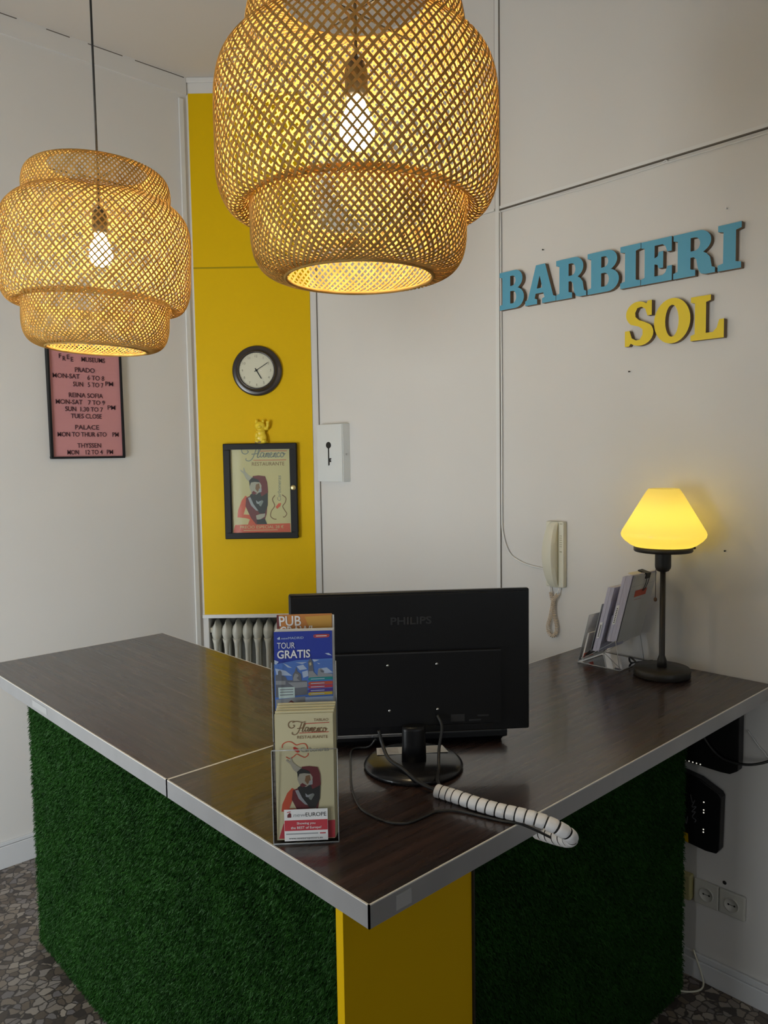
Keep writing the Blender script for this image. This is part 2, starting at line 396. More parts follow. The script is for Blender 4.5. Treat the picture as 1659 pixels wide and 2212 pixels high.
# walls behind the photographer with the openings the daylight comes through
WY0, WY1, WZ0, WZ1 = 1.25, 3.1, .2, 2.0
c = MB(); c.box((X0-.12,Y0-.1,0),(X0,WY0,ZC),'wall'); c.box((X0-.12,WY1,0),(X0,YW,ZC),'wall'); c.box((X0-.12,WY0,0),(X0,WY1,WZ0),'wall'); c.box((X0-.12,WY0,WZ1),(X0,WY1,ZC),'wall')
struct(c.build('wall_entrance'))
WX0, WX1 = -1.2, 1.0
c = MB(); c.box((X0,Y0-.12,0),(WX0,Y0,ZC),'wall'); c.box((WX1,Y0-.12,0),(XW,Y0,ZC),'wall'); c.box((WX0,Y0-.12,0),(WX1,Y0,1.0),'wall'); c.box((WX0,Y0-.12,2.9),(WX1,Y0,ZC),'wall')
struct(c.build('wall_behind'))
def window(name, lo, hi, ax):
    f = MB(); t = .05
    a0, a1, z0, z1 = lo[0], lo[1], hi[0], hi[1]
    def bx(u0,u1,v0,v1,m='trim',dd=.03):
        if ax == 'x': f.box((X0-.09,u0,v0),(X0-.09+dd*2,u1,v1),m)
        else: f.box((u0,Y0-.09,v0),(u1,Y0-.09+dd*2,v1),m)
    bx(a0,a1,z0,z0+t); bx(a0,a1,z1-t,z1); bx(a0,a0+t,z0+t,z1-t); bx(a1-t,a1,z0+t,z1-t); mid=(a0+a1)/2; bx(mid-t/2,mid+t/2,z0+t,z1-t)
    fo = f.build(name); struct(fo)
    f = MB(); bx(a0+t,mid-t/2,z0+t,z1-t,'glass',.003); bx(mid+t/2,a1-t,z0+t,z1-t,'glass',.003); f.build('pane', fo)
window('window_1', (WY0,WY1), (WZ0,WZ1), 'x')
window('window_2', (WX0,WX1), (1.0,2.9), 'y')

# ------------------------------------------------------------------ reception desk
desk = thing('reception_desk', 'L-shaped reception desk with dark wood top and artificial grass front', 'desk', (1.4,1.8,0))
def top(name, x0, x1, y0, y1, m, sides):
    o = B((x0+.003,y0+.003,ZT-.040),(x1-.003,y1-.003,ZT), m).build(name, desk)
    for sd in sides:
        e = MB()
        q = {'f':((x0,y0,0),(x1,y0+.003,0)), 'b':((x0,y1-.003,0),(x1,y1,0)), 'l':((x0,y0,0),(x0+.003,y1,0)), 'r':((x1-.003,y0,0),(x1,y1,0))}[sd]
        e.box((q[0][0],q[0][1],ZT-.040),(q[1][0],q[1][1],ZT-.0015),'band'); e.box((q[0][0],q[0][1],ZT-.0015),(q[1][0],q[1][1],ZT+.0004),'bandtop')
        e.build('edge_band', o)
    return o
t1 = top('worktop', .780, 2.432, .889, 1.565, 'woodx', 'flb'); t1['label'] = 'corner worktop reaching the right wall'
t2 = top('worktop', .780, 1.462, 1.5653, 2.917, 'woody', 'flbr'); t2['label'] = 'left worktop beyond the pale seam'
B((.7792,2.30,ZT-.030),(.780,2.42,ZT-.010),'sticker').build('sticker', t2)
MB().box((.84,.8882,ZT-.034),(.875,.889,ZT-.008),'sticker').build('sticker', t1)
GX, GY = .915, 1.120
def turf(name, a, b, z0, z1, out, n, ln, axis):
    """backing board plus grass blades; axis 'y': panel runs along y and faces -x; axis 'x': runs along x and faces -y"""
    mb = MB()
    if axis == 'y': mb.box((GX,a,z0),(GX+.018,b,z1),'turfback')
    else: mb.box((a,GY,z0),(b,GY+.018,z1),'turfback')
    v0 = np.array(mb.v); nf = len(mb.f)
    u = rng.uniform(a, b, n); z = rng.uniform(z0, z1, n)
    L = rng.uniform(.6,1.25,n)*ln; up = rng.normal(-.35,.5,n); sd = rng.normal(0,.45,n); w = rng.uniform(.0007,.0016,n)
    ang = rng.uniform(0,PI,n)
    dirs = np.stack([np.ones(n), sd, up], 1); dirs /= np.linalg.norm(dirs,axis=1)[:,None]
    base = np.stack([np.zeros(n), u, z],1)
    wv = np.stack([np.zeros(n), np.cos(ang), np.sin(ang)],1)*w[:,None]
    mid = base+dirs*(L*.55)[:,None]; tip = base+dirs*L[:,None]+np.stack([-L*.08, np.zeros(n), -L*.30],1)
    pts = np.stack([base-wv, base+wv, mid+wv*.8, tip, mid-wv*.8],1)     # n,5,3 in (out, along, up)
    if axis == 'y': P = np.stack([GX-pts[...,0], pts[...,1], pts[...,2]],-1)
    else: P = np.stack([pts[...,1], GY-pts[...,0], pts[...,2]],-1)
    allv = np.concatenate([v0, P.reshape(-1,3)])-np.array(desk.location)
    faces = list(mb.f)+[tuple(range(len(v0)+5*i, len(v0)+5*i+5)) for i in range(n)]
    me = bpy.data.meshes.new(name); me.from_pydata(allv.tolist(), [], faces)
    me.materials.append(M['turfback']); me.materials.append(M['turf'])
    me.polygons.foreach_set('material_index', [0]*nf+[1]*n); me.update()
    o = bpy.data.objects.new(name, me); COL.objects.link(o); o.parent = desk
    return o
g1 = turf('grass_panel', 1.142, 2.870, .0, 1.004, 1, 120000, .014, 'y'); g1['label'] = 'green artificial grass on the left front'
g2 = turf('grass_panel', 1.300, 2.335, .0, 1.004, 1, 75000, .012, 'x'); g2['label'] = 'shaded artificial grass on the right front'
B((.909,1.113,0),(1.288,1.135,1.004),'ylam').build('yellow_panel', desk, bevel=.001)
B((1.289,1.108,0),(1.2935,1.135,1.004),'dark').build('panel_divider', desk)
c = MB(); c.box((.935,2.84,0),(1.42,2.86,1.004),'cardbase'); c.box((2.31,1.14,0),(2.33,1.50,1.004),'cardbase'); c.box((1.40,1.60,0),(1.42,2.84,.9),'cardbase'); c.box((1.40,1.48,0),(1.42,1.50,1.0),'cardbase'); c.box((1.42,1.48,.0),(1.9,1.50,1.004),'cardbase')
c.build('carcass', desk)

# ------------------------------------------------------------------ pendant lamps
PROF = [(.133,.000),(.153,.002),(.173,.012),(.186,.030),(.192,.055),(.193,.085),(.193,.112),(.194,.126),(.202,.114),(.216,.108),(.232,.116),(.244,.138),(.2495,.165),(.250,.21),(.250,.275),(.247,.310),(.238,.338),(.220,.360),(.202,.372),(.194,.380),(.192,.392),(.192,.412),(.186,.436),(.172,.452),(.153,.460),(.133,.462)]
def weave_shade():
    P = catmull([(r,z,0) for r,z in PROF], 4)
    s = [0.]
    for i in range(1,len(P)): s.append(s[-1]+(P[i]-P[i-1]).length)
    nrm = []
    for i in range(len(P)):
        t = P[min(i+1,len(P)-1)]-P[max(i-1,0)]; t.normalize(); nrm.append((t.y,-t.x))
    th = [0.]
    for i in range(1,len(P)):
        rr = (P[i].x+P[i-1].x)/2; th.append(th[-1]+(s[i]-s[i-1])/rr*.92)
    N = 94; K = len(P); vs=[]; fs=[]
    for fam in (1,-1):
        off0 = .0007*fam
        for j in range(N):
            t0 = 2*PI*j/N + (.5*2*PI/N if fam<0 else 0)
            wj = (.0021*(1+random.uniform(-.18,.18)))
            base = len(vs)
            jit = random.uniform(-.006,.006)
            for i in range(K):
                r, z = P[i].x, P[i].y; a = t0+jit+fam*th[i]
                # direction of strip: 1 along meridian, .92 around -> side vector
                al = math.atan(.92)
                # tangent frame
                nr, nz = nrm[i]
                mer = V((-nz*math.cos(a)*1.0, -nz*math.sin(a), nr))      # meridian tangent
                rad = V((nr*math.cos(a), nr*math.sin(a), nz)); cir = V((-math.sin(a), math.cos(a), 0))
                side = mer*(-math.sin(al)*fam)+cir*math.cos(al)
                p = V((r*math.cos(a), r*math.sin(a), z))+rad*off0
                for sw, dd in ((wj,.0004),(-wj,.0004),(-wj,-.0004),(wj,-.0004)):
                    q = p+side*sw+rad*dd; vs.append((q.x,q.y,q.z))
            for i in range(K-1):
                for k in range(4):
                    k2=(k+1)%4; fs.append((base+i*4+k, base+i*4+k2, base+(i+1)*4+k2, base+(i+1)*4+k))
    me = bpy.data.meshes.new('woven_shade'); me.from_pydata(vs, [], fs); me.materials.append(M['bamboo']); me.update()
    o = bpy.data.objects.new('woven_shade', me); COL.objects.link(o); return o
PEND = thing('pendant_lamp', 'large tiered bamboo pendant lamp hanging nearest the camera over the desk corner', 'lamp', (0,0,0), 'woven bamboo pendant lamps')
ws = weave_shade(); ws.parent = PEND
for r, z, w in ((.133,.0,.0036),(.133,.462,.0036)):
    rim = MB(); rim.tube([(r*math.cos(2*PI*k/48), r*math.sin(2*PI*k/48), z) for k in range(48)], w, 'bamboo', 8, 1, closed=True, raw=True)
    rimo = rim.build('rim_hoop', PEND); rimo.parent = ws
BZ = .225
b = MB(); b.lathe([(.0005,0),(.014,.002),(.025,.011),(.031,.026),(.031,.040),(.026,.056),(.018,.072),(.0135,.086),(.0135,.090)],'bulb',(0,0,BZ),32,cap=True); b.build('bulb', PEND)
b = MB(); b.lathe([(.0138,.086),(.019,.088),(.0205,.092),(.0205,.135),(.015,.150),(.006,.158),(.004,.160)],'dark',(0,0,BZ),32,cap=True)
b.tube([(-.131,0,.458),(0,0,.460),(.131,0,.458)],.0018,'dark',6,1); b.tube([(0,-.131,.458),(0,0,.460),(0,.131,.458)],.0018,'dark',6,1); b.build('lamp_holder', PEND)
b = MB(); b.tube([(0,0,BZ+.155),(0,0,1.48)],.0032,'rubber',8,1,raw=True); b.build('cord', PEND)
b = MB(); b.lathe([(.004,0),(.045,.006),(.05,.03),(.05,.045)],'white',(0,0,1.497),32,cap=True); b.build('ceiling_rose', PEND)
PEND.location = (.9456,1.0732,2.080)
def copy_tree(o, parent=None):
    c = o.copy(); COL.objects.link(c); c.parent = parent
    for ch in [x for x in bpy.data.objects if x.parent == o]: copy_tree(ch, c)
    return c
P2 = copy_tree(PEND)
for ch in PEND.children:
    if ch.name.startswith('woven_shade'): ch.scale = (1,1,1.05); P2.location = (.922,2.122,2.064)
P2['label'] = 'slightly tilted bamboo pendant lamp hanging farther back before the left wall'
yv = V((math.cos(.822), math.sin(.822), 0))
for ch in P2.children:
    if ch.name.startswith('woven_shade'):
        rot = Matrix.Rotation(math.radians(2.6), 4, yv)
        ch.matrix_local = Matrix.Translation((0,0,.48)) @ rot @ Matrix.Translation((0,0,-.48)) @ Matrix.Diagonal((1,1,1.045,1))

# ------------------------------------------------------------------ wall sign letters
def serif_letter(ch):
    """outlines in a box 0..w by 0..1 of heavy slab-serif capitals"""
    if ch == 'I': return .56, [[(0,0),(.56,0),(.56,.13),(.43,.16),(.43,.84),(.56,.87),(.56,1),(0,1),(0,.87),(.13,.84),(.13,.16),(0,.13)]]
    if ch == 'B':
        o = [(0,0),(.55,0)]+arc(.55,.27,.31,.27,-90,78,10)+[(.66,.53)]+arc(.54,.76,.27,.24,-55,90,10)+[(0,1),(0,.88),(.10,.85),(.10,.15),(0,.12)]
        return .88, [o, [(.38,.60)]+arc(.46,.735,.11,.13,-90,90,8)[0:]+[(.38,.865)], [(.38,.14)]+arc(.47,.30,.12,.165,-90,90,8)+[(.38,.465)]]
    if ch == 'R':
        o = [(0,0),(.50,0),(.50,.13),(.39,.16),(.39,.42),(.46,.42),(.52,.36),(.56,.14),(.62,.03),(.72,0),(.93,0),(.93,.11),(.86,.14),(.82,.36),(.74,.46),(.67,.50)]+arc(.55,.745,.29,.255,-50,90,12)+[(0,1),(0,.87),(.10,.84),(.10,.16),(0,.13)]
        return .95, [o, [(.39,.56)]+arc(.48,.71,.12,.15,-90,90,8)+[(.39,.86)]]
    if ch == 'A':
        o = [(0,0),(.40,0),(.40,.12),(.32,.15),(.35,.27),(.60,.27),(.64,.15),(.56,.12),(.56,0),(1,0),(1,.12),(.92,.15),(.66,1),(.36,1),(.09,.15),(0,.12)]
        return 1., [o, [(.39,.40),(.57,.40),(.48,.72)]]
    if ch == 'E':
        o = [(0,0),(.86,0),(.86,.34),(.74,.34),(.68,.20),(.60,.15),(.38,.15),(.38,.43),(.46,.41),(.50,.32),(.62,.32),(.62,.70),(.50,.70),(.46,.60),(.38,.57),(.38,.86),(.60,.86),(.68,.80),(.73,.67),(.85,.67),(.85,1),(0,1),(0,.87),(.10,.84),(.10,.16),(0,.13)]
        return .88, [o]
    if ch == 'L':
        o = [(0,0),(.86,0),(.86,.42),(.74,.42),(.68,.24),(.58,.15),(.40,.15),(.40,.85),(.52,.88),(.52,1),(0,1),(0,.88),(.11,.85),(.11,.15),(0,.12)]
        return .88, [o]
    if ch == 'O':
        return .92, [arc(.46,.5,.46,.51,0,350,35), arc(.46,.5,.17,.36,0,345,23)]
    if ch == 'S':
        o = [(0,0),(.12,0),(.17,.06)]+arc(.42,.27,.38,.28,-118,40,12)+[(.56,.52),(.40,.58),(.30,.66)]+[(.29,.76),(.35,.86),(.46,.88),(.57,.82),(.63,.66),(.75,.66),(.75,1.0),(.64,1.0),(.60,.94)]+arc(.37,.73,.34,.28,62,215,12)+[(.16,.50),(.40,.43),(.50,.36),(.50,.24),(.42,.13),(.32,.12),(.20,.18),(.13,.36),(0,.36)]
        return .80, [o]
def sign_letter(ch, y0, y1, z0, z1, m, label, grp, name):
    w, outs = serif_letter(ch)
    o = thing(name, label, 'letter', (XW-.012,(y0+y1)/2,z0), grp)
    W = y0-y1; H = z1-z0
    def fr(x, y, d): return V((XW-d, y0-x*W/w, z0+y*H))
    mb = MB(); mb.shape(outs, .021, m, fr, .001, edge='bluee'); me = mb.build('letter_body', o)
    return o
BL = [('B',1.921,1.803,'first'),('A',1.800,1.664,''),('R',1.662,1.534,'first'),('B',1.532,1.407,'second'),('I',1.405,1.331,'first'),('E',1.329,1.219,''),('R',1.217,1.079,'second'),('I',1.074,1.003,'last')]
blab = ['blue wooden letter B starting the top word by the wall joint','blue wooden letter A in the top word','blue wooden letter R right after the A','blue wooden letter B in the middle of the top word','blue wooden letter I touching the E on its left','blue wooden letter E in the top word','blue wooden letter R between the E and the last I','blue wooden letter I ending the top word, set apart']
for (c_, a, b_, q), lb in zip(BL, blab):
    t = (1.921-a)/.92
    sign_letter(c_, a, b_, 2.309-.004*t, 2.451-.010*t, 'blue', lb, 'blue letters on the right wall', 'wall_letter')
for (c_, a, b_, z0, z1), lb in zip([('S',1.386,1.283,2.111,2.254),('O',1.281,1.158,2.106,2.247),('L',1.157,1.049,2.104,2.240)], ['yellow wooden letter S of the lower word','yellow wooden letter O between the S and the L','yellow wooden letter L ending the lower word']):
    sign_letter(c_, a, b_, z0, z1, 'yelw', lb, 'yellow letters on the right wall', 'wall_letter')
# nails and screws left in the wall
for y, z, lb in ((1.057,2.494,'white hook in the wall above the last blue letter'),(1.731,2.505,'small nail in the wall above the blue A'),(1.043,1.442,'dark screw in the wall right of the table lamp shade'),(1.378,2.029,'small dark nail in the wall below the yellow S')):
    mb = MB(); mb.lathe([(.0012,0),(.0012,.006),(.0028,.007),(.0028,.009),(.0008,.010)],'white' if 'white' in lb else 'dark',(0,0,0),12,fr=lambda x,y_,z_,y=y,z=z: V((XW-z_, y+x, z+y_)),cap=True)
    tag(mb.build('wall_screw'), lb, 'screw', 'screws left in the right wall')

# ------------------------------------------------------------------ cables on the right wall
mb = MB(); mb.tube([(XW-.006,1.928,2.69),(XW-.007,1.927,2.4),(XW-.006,1.926,1.9),(XW-.006,1.927,1.55),(XW-.006,1.922,1.44),(XW-.006,1.890,1.365),(XW-.006,1.835,1.335),(XW-.006,1.78,1.323),(XW-.006,1.712,1.318)],.0034,'trim',8,6)
mb.tube([(XW-.006,1.928,2.69),(XW-.006,1.915,2.688),(XW-.006,1.7,2.686),(XW-.006,1.5,2.680),(XW-.006,1.27,2.684),(XW-.006,1.255,2.692),(XW-.006,1.24,2.684),(XW-.006,.9,2.682),(XW-.006,0,2.682)],.0026,'trim',8,5)
tag(mb.build('wall_cable'), 'thin white cable running along the right wall down to the intercom', 'cable')

# ------------------------------------------------------------------ intercom handset
ic = thing('intercom_phone', 'cream intercom handset with coiled cord on the right wall', 'intercom', (XW,1.66,1.257))
mb = MB(); mb.box((XW-.024,1.628,1.257),(XW,1.706,1.503),'cream'); mb.build('wall_unit', ic, bevel=.005, seg=3)
mb = MB()
rows = []
for i in range(17):
    t = i/16; z = 1.257+.246*t; bul = math.sin(PI*min(1,max(0,t)))**.6
    y1 = 1.690+.018*bul; d = .026+.036*bul
    y0 = 1.652
    rows.append([(XW-.022,y0,z),(XW-d*.75,y0-.002,z),(XW-d,y0+.006,z),(XW-d,(y0+y1)/2,z),(XW-d*.93,y1-.008,z),(XW-d*.6,y1,z),(XW-.022,y1,z)])
mb.grid(rows,'cream',closed=True,cap=True); mb.build('handset', ic, bevel=.002)
mb = MB(); mb.box((XW-.0245,1.648,1.262),(XW-.022,1.652,1.498),'creamd'); mb.box((XW-.0248,1.634,1.39),(XW-.0238,1.644,1.394),'creamd'); mb.box((XW-.0248,1.632,1.494),(XW-.0238,1.644,1.497),'creamd')
for k in range(6): mb.box((XW-.0248,1.634,1.41+k*.008),(XW-.0238,1.644,1.412+k*.008),'creamd')
mb.build('speaker_slots', ic)
def coil(path, rad, wr, pitch, m):
    P = catmull(path, 10); L = [0]
    for i in range(1,len(P)): L.append(L[-1]+(P[i]-P[i-1]).length)
    tot = L[-1]; n = int(tot/pitch*9); out = []; j = 0
    for k in range(n+1):
        s = tot*k/n
        while j < len(P)-2 and L[j+1] < s: j += 1
        t = (s-L[j])/max(1e-9, L[j+1]-L[j]); p = P[j].lerp(P[j+1], t); tg = (P[j+1]-P[j]).normalized()
        a = tg.cross(V((1,0,0))); a.normalize(); b_ = V((1,0,0)); an = 2*PI*s/pitch
        out.append(p+a*math.cos(an)*rad+b_*math.sin(an)*rad)
    return MB().tube(out, wr, m, 5, 1, raw=True)
pth = [(XW-.012,1.692,1.235),(XW-.012,1.688,1.215),(XW-.012,1.678,1.185),(XW-.012,1.676,1.150),(XW-.013,1.664,1.105),(XW-.014,1.668,1.078),(XW-.015,1.682,1.068),(XW-.016,1.697,1.078),(XW-.018,1.700,1.105),(XW-.020,1.688,1.140),(XW-.022,1.680,1.170),(XW-.022,1.672,1.205),(XW-.020,1.655,1.232)]
mb = coil(pth, .0062, .0018, .0062, 'cord')
mb.tube([(XW-.012,1.694,1.258),(XW-.012,1.692,1.235)],.0022,'white',6,1); mb.tube([(XW-.018,1.650,1.258),(XW-.020,1.655,1.232)],.0022,'white',6,1)
mb.build('coiled_cord', ic, fix=False)

# ------------------------------------------------------------------ key box
kb = thing('key_box', 'white wall box with a black key symbol beside the yellow panel', 'key box', (2.413,2.955,1.63))
mb = MB(); mb.box((2.391,2.855,1.632),(XW,3.050,1.912),'keyw'); mb.build('box_body', kb, bevel=.002)
mb = MB(); mb.box((2.386,2.857,1.634),(2.391,3.048,1.910),'keyw')
def kf(x, y, d): return V((2.386-d, 2.958-x, 1.76+y))
mb.shape([arc(0,.050,.019,.016,0,350,30)], .0012,'ink',kf,.0)
mb.shape([[(-.004,.038),(.004,.038),(.004,-.014),(.019,-.013),(.019,-.019),(.010,-.021),(.018,-.024),(.018,-.032),(.006,-.032),(.006,-.046),(-.001,-.050),(-.004,-.046)]], .0012,'ink',kf,.0)
mb.build('door', kb)
mb = MB(); mb.lathe([(.002,0),(.0045,0),(.0045,.004),(.001,.005)],'steel',(0,0,0),12,fr=lambda x,y,z: V((2.412+x,2.855-z,1.765+y)),cap=True); mb.build('hinge_screw', kb)

# ------------------------------------------------------------------ clock
ck = thing('wall_clock', 'round dark-rimmed wall clock with a cream face on the yellow wall', 'clock', tuple(bk(.314,2.063,0)))
def cf(x, y, z): return bk(.314+x, 2.187+y, z+.003)
mb = MB(); mb.lathe([(.02,0),(.122,0),(.1245,.006),(.1235,.014),(.117,.019),(.108,.018),(.101,.020),(.098,.032),(.094,.040),(.089,.041),(.0865,.036),(.086,.030)],'clockrim',(0,0,0),72,fr=cf); mb.build('case', ck)
mb = MB(); mb.lathe([(.0001,.030),(.087,.030)],'clockface',(0,0,0),64,fr=cf)
def cff(x,y,d): return cf(x,y,.0305+d)
for k in range(12):
    a = PI/2-k*PI/6; cx, cy = .070*math.cos(a), .070*math.sin(a)
    mb.text(str(k if k else 12),'clockmark',cff,cx,cy-.006,.012,align='C')
for k in range(60):
    a = k*PI/30; mb.ribbon([(.079*math.cos(a),.079*math.sin(a)),(.083*math.cos(a),.083*math.sin(a))],.0008,'clockmark',cff,.0002,raw=True)
mb.build('dial', ck)
def hand(a, L, w, z):
    a = math.radians(a); h = MB(); dx, dy = math.cos(a), math.sin(a)
    h.shape([[(-dx*.012-dy*w/2,-dy*.012+dx*w/2),(dx*L*.9-dy*w/2,dy*L*.9+dx*w/2),(dx*L,dy*L),(dx*L*.9+dy*w/2,dy*L*.9-dx*w/2),(-dx*.012+dy*w/2,-dy*.012-dx*w/2)]],.0008,'ink',cff,z); return h
hand(33,.072,.0035,.002).build('minute_hand', ck); hand(-60,.050,.005,.0008).build('hour_hand', ck)
mb = MB(); mb.lathe([(.005,0),(.005,.004),(.0005,.005)],'ink',(0,0,.0305),16,fr=cf,cap=True); mb.build('hand_pin', ck)
mb = MB(); mb.lathe([(.0865,.0375),(.06,.041),(.03,.043),(.0005,.0435)],'glass',(0,0,0),64,fr=cf); mb.build('cover_glass', ck)

# ------------------------------------------------------------------ poster case
pc = thing('poster_case', 'black wall display case holding a flamenco restaurant poster', 'poster case', tuple(bk(.318,1.344,0)))
PS0, PS1, PZ0, PZ1, PD = .134, .503, 1.346, 1.826, .034
mb = MB(); fw = .030
for a,b_,c0,d0 in ((PS0,PS1,PZ1-fw,PZ1),(PS0,PS1,PZ0,PZ0+fw),(PS0,PS0+fw+.005,PZ0+fw,PZ1-fw),(PS1-fw-.006,PS1,PZ0+fw,PZ1-fw)): mb.box((a,.0,c0),(b_,PD,d0),'frame',bkb)
mb.build('frame', pc, bevel=.004)
def p6(X, Y):     # poster drawing units to wall metres
    X = X-40*(Y-590)/1495
    return (PS0+(X-75)/1175*(PS1-PS0), PZ1-(Y-590)/1495*(PZ1-PZ0))
def pf(x, y, d): s_, z_ = p6(x, y); return bk(s_, z_, .016+d)
mb = MB(); mb.box((PS0+.02,.012,PZ0+.02),(PS1-.02,.0158,PZ1-.02),'poster',bkb)
def dancer(mb, T, k):
    """T maps shared drawing units to the sheet's frame; k = stroke scale"""
    P = lambda pts, m, d=.0004: mb.shape([pts], .0002, m, T, d)
    P([(470,1860),(500,1780),(440,1760),(300,1745),(310,1640),(370,1480),(430,1405),(480,1440),(520,1520),(440,1570),(400,1700),(520,1710),(620,1700),(700,1860)],'redo')
    P([(430,1570),(440,1440),(520,1400),(760,1350),(790,1480),(770,1700),(720,1860),(600,1860),(520,1760)],'maroon',.0006)
    P([(500,1400),(560,1350),(700,1300),(790,1350),(790,1560),(740,1690),(660,1690),(560,1560)],'shawl',.0009)
    P([(545,1100),(640,1090),(745,1105),(780,1200),(795,1360),(690,1420),(650,1300),(640,1200),(560,1180)],'maroon',.0011)
    P([(500,1180),(560,1160),(650,1180),(690,1250),(680,1330),(610,1390),(530,1370),(495,1280)],'skin',.0013)
    P([(490,1170),(540,1120),(640,1160),(660,1200),(580,1190),(520,1200),(500,1260)],'shawl',.0015)
    P([(600,1230),(650,1215),(665,1290),(625,1350),(590,1300)],'brownp',.0016)
    P([(645,1300),(690,1290),(690,1350),(650,1360)],'stonel',.0017)
    P([(560,1330),(620,1370),(560,1395),(530,1360)],'maroon',.0016)
    P([(540,1180),(490,1190),(440,1140),(400,1060),(345,1010),(355,995),(400,1030),(395,965),(410,965),(430,1030),(490,1090),(545,1120)],'skin',.0007)
    P([(470,1440),(510,1430),(560,1540),(640,1650),(600,1640),(520,1560)],'stonel',.0012)
    P([(600,1480),(640,1510),(690,1490),(640,1540),(610,1530)],'stonel',.0014); P([(640,1500),(700,1480),(720,1500),(680,1580),(650,1560)],'greyp',.0013)
    P([(600,1720),(660,1700),(750,1690),(740,1740),(660,1790),(610,1780)],'skin',.0013)
    P([(610,1790),(740,1770),(780,1860),(620,1860)],'shawl',.0015)
def flamenco(mb, T, x0, y0, x1, k, m, d=.0008):
    """script word drawn with strokes: capital F swash then l-a-m-e-n-c-o; units of the sheet; y grows downwards"""
    W = x1-x0
    st = [
      [(.18,.02),(.06,.00),(.00,.16),(.02,.36),(.09,.42),(.15,.30),(.12,.22)],
      [(.10,.08),(.20,.00),(.34,.05),(.42,.00)],
      [(.33,.08),(.29,.38),(.24,.68),(.17,.82),(.10,.78),(.10,.66)],
      [(.22,.44),(.36,.40)],
      [(.34,.60),(.39,.30),(.42,.12),(.39,.12),(.36,.40),(.35,.62),(.39,.60),(.42,.50)],
      [(.49,.38),(.44,.36),(.415,.50),(.43,.62),(.47,.54),(.50,.38),(.485,.58),(.51,.62)],
      [(.52,.62),(.545,.38),(.535,.60)],[(.535,.50),(.57,.37),(.575,.46),(.56,.62)],[(.565,.50),(.60,.37),(.605,.46),(.59,.62),(.62,.60)],
      [(.63,.52),(.67,.44),(.66,.36),(.63,.42),(.63,.58),(.665,.62),(.70,.54)],
      [(.705,.62),(.725,.38),(.715,.60)],[(.715,.50),(.755,.37),(.76,.46),(.745,.62),(.78,.60)],
      [(.835,.42),(.815,.36),(.785,.46),(.79,.60),(.83,.60),(.86,.52)],
      [(.91,.37),(.87,.40),(.86,.54),(.885,.63),(.93,.54),(.935,.42),(.905,.37),(.93,.46),(.97,.42)]]
    for s_ in st: mb.ribbon([(x0+a*W, y0+b_*k) for a, b_ in s_], W*.019, m, T, d, n=5)
dancer(mb, pf, 1)
flamenco(mb, pf, 370, 640, 1095, 270, 'greyp')
for a in ((660,712,1095),(560,852,1085)): mb.ribbon([(a[0],a[1]),(a[2],a[1])],8,'red',pf,.0006,raw=True)
mb.text('RESTAURANTE','brownp',pf,535,938,-55,w=520,d=.0008)
def rtf(x, y, d): return pf(975+y, 1480-x, d)
mb.text('Carboneras','greyp',lambda x,y,d: pf(1000-y*1.0,1500-x,d),0,0,58,w=400,d=.0008,shear=.2)
gl = [(905,1405),(865,1470),(900,1570),(850,1650),(835,1730),(880,1775),(930,1785)]; gr = [(1020,1400),(1080,1450),(1070,1520),(1030,1580),(1060,1640),(1095,1700),(1060,1750),(1035,1745)]
mb.ribbon(gl,14,'brownp',pf,.0006); mb.ribbon(gr,14,'brownp',pf,.0006)
mb.shape([[ (915,1590),(960,1535),(1005,1530),(990,1580),(940,1620)]],.0002,'redo',pf,.0006)
mb.shape([[(235,1965),(265,1865),(1150,1850),(1160,1990),(240,2000)]],.0002,'redo',pf,.0006)
mb.text('PRECIO ESPECIAL 28 €','poster',pf,345,1925,-46,w=700,d=.0012)
mb.ribbon([(400,1955),(950,1950)],9,'poster',pf,.0012,raw=True)
mb.build('poster', pc, fix=False)
mb = MB(); mb.box((PS0+.02,.026,PZ0+.02),(PS1-.02,.028,PZ1-.02),'glass',bkb); mb.build('front_glass', pc)
mb = MB(); mb.lathe([(.0135,0),(.0135,.004),(.009,.006),(.0005,.006)],'brass',(0,0,0),20,fr=lambda x,y,z: bk(PS1-.020+x,1.602+y,PD+z),cap=True); mb.build('lock', pc)

# yellow waving cat figurine on the case
ct = thing('cat_figurine', 'small yellow waving cat figurine on top of the black poster case', 'figurine', tuple(bk(.325,PZ1,.017)))
def cx(x, y, z): return bk(.325+x, PZ1+y, .022+z)
def ell(mb, c, r, m='catp'):
    rows = []
    for j in range(11):
        t = PI*j/10; rows.append([cx(c[0]+r[0]*math.sin(t)*math.cos(2*PI*k/18), c[1]-r[1]*math.cos(t), c[2]+r[2]*math.sin(t)*math.sin(2*PI*k/18)) for k in range(18)])
    mb.grid(rows, m, closed=True)
mb = MB()
for c_, r in (((0,.028,0),(.030,.030,.020)),((0,.052,0),(.024,.026,.018)),((-.002,.086,.003),(.027,.023,.020)),((-.020,.108,.002),(.007,.012,.006)),((.013,.109,.002),(.007,.012,.006)),((.030,.074,.004),(.010,.010,.009)),((.037,.090,.006),(.008,.014,.008)),((.037,.104,.007),(.009,.009,.008)),((-.018,.040,.014),(.009,.016,.008)),((-.016,.010,.012),(.014,.010,.013)),((.016,.010,.012),(.014,.010,.013)),((-.002,.081,.022),(.010,.007,.006)),((.002,.006,0),(.034,.009,.020))): ell(mb, c_, r)
mb.build('body', ct, remesh=.0022)
mb = MB(); mb.tube([cx(-.023,.064,.008),cx(-.012,.060,.019),cx(.004,.060,.020),cx(.020,.064,.012)],.0024,'catp',6,5); mb.build('collar', ct)
mb = MB(); mb.box((-.026,.002,.0195),(.002,.0085,.0225),'catd',lambda x,y,z: cx(x,y,z)); mb.build('base_plaque', ct)

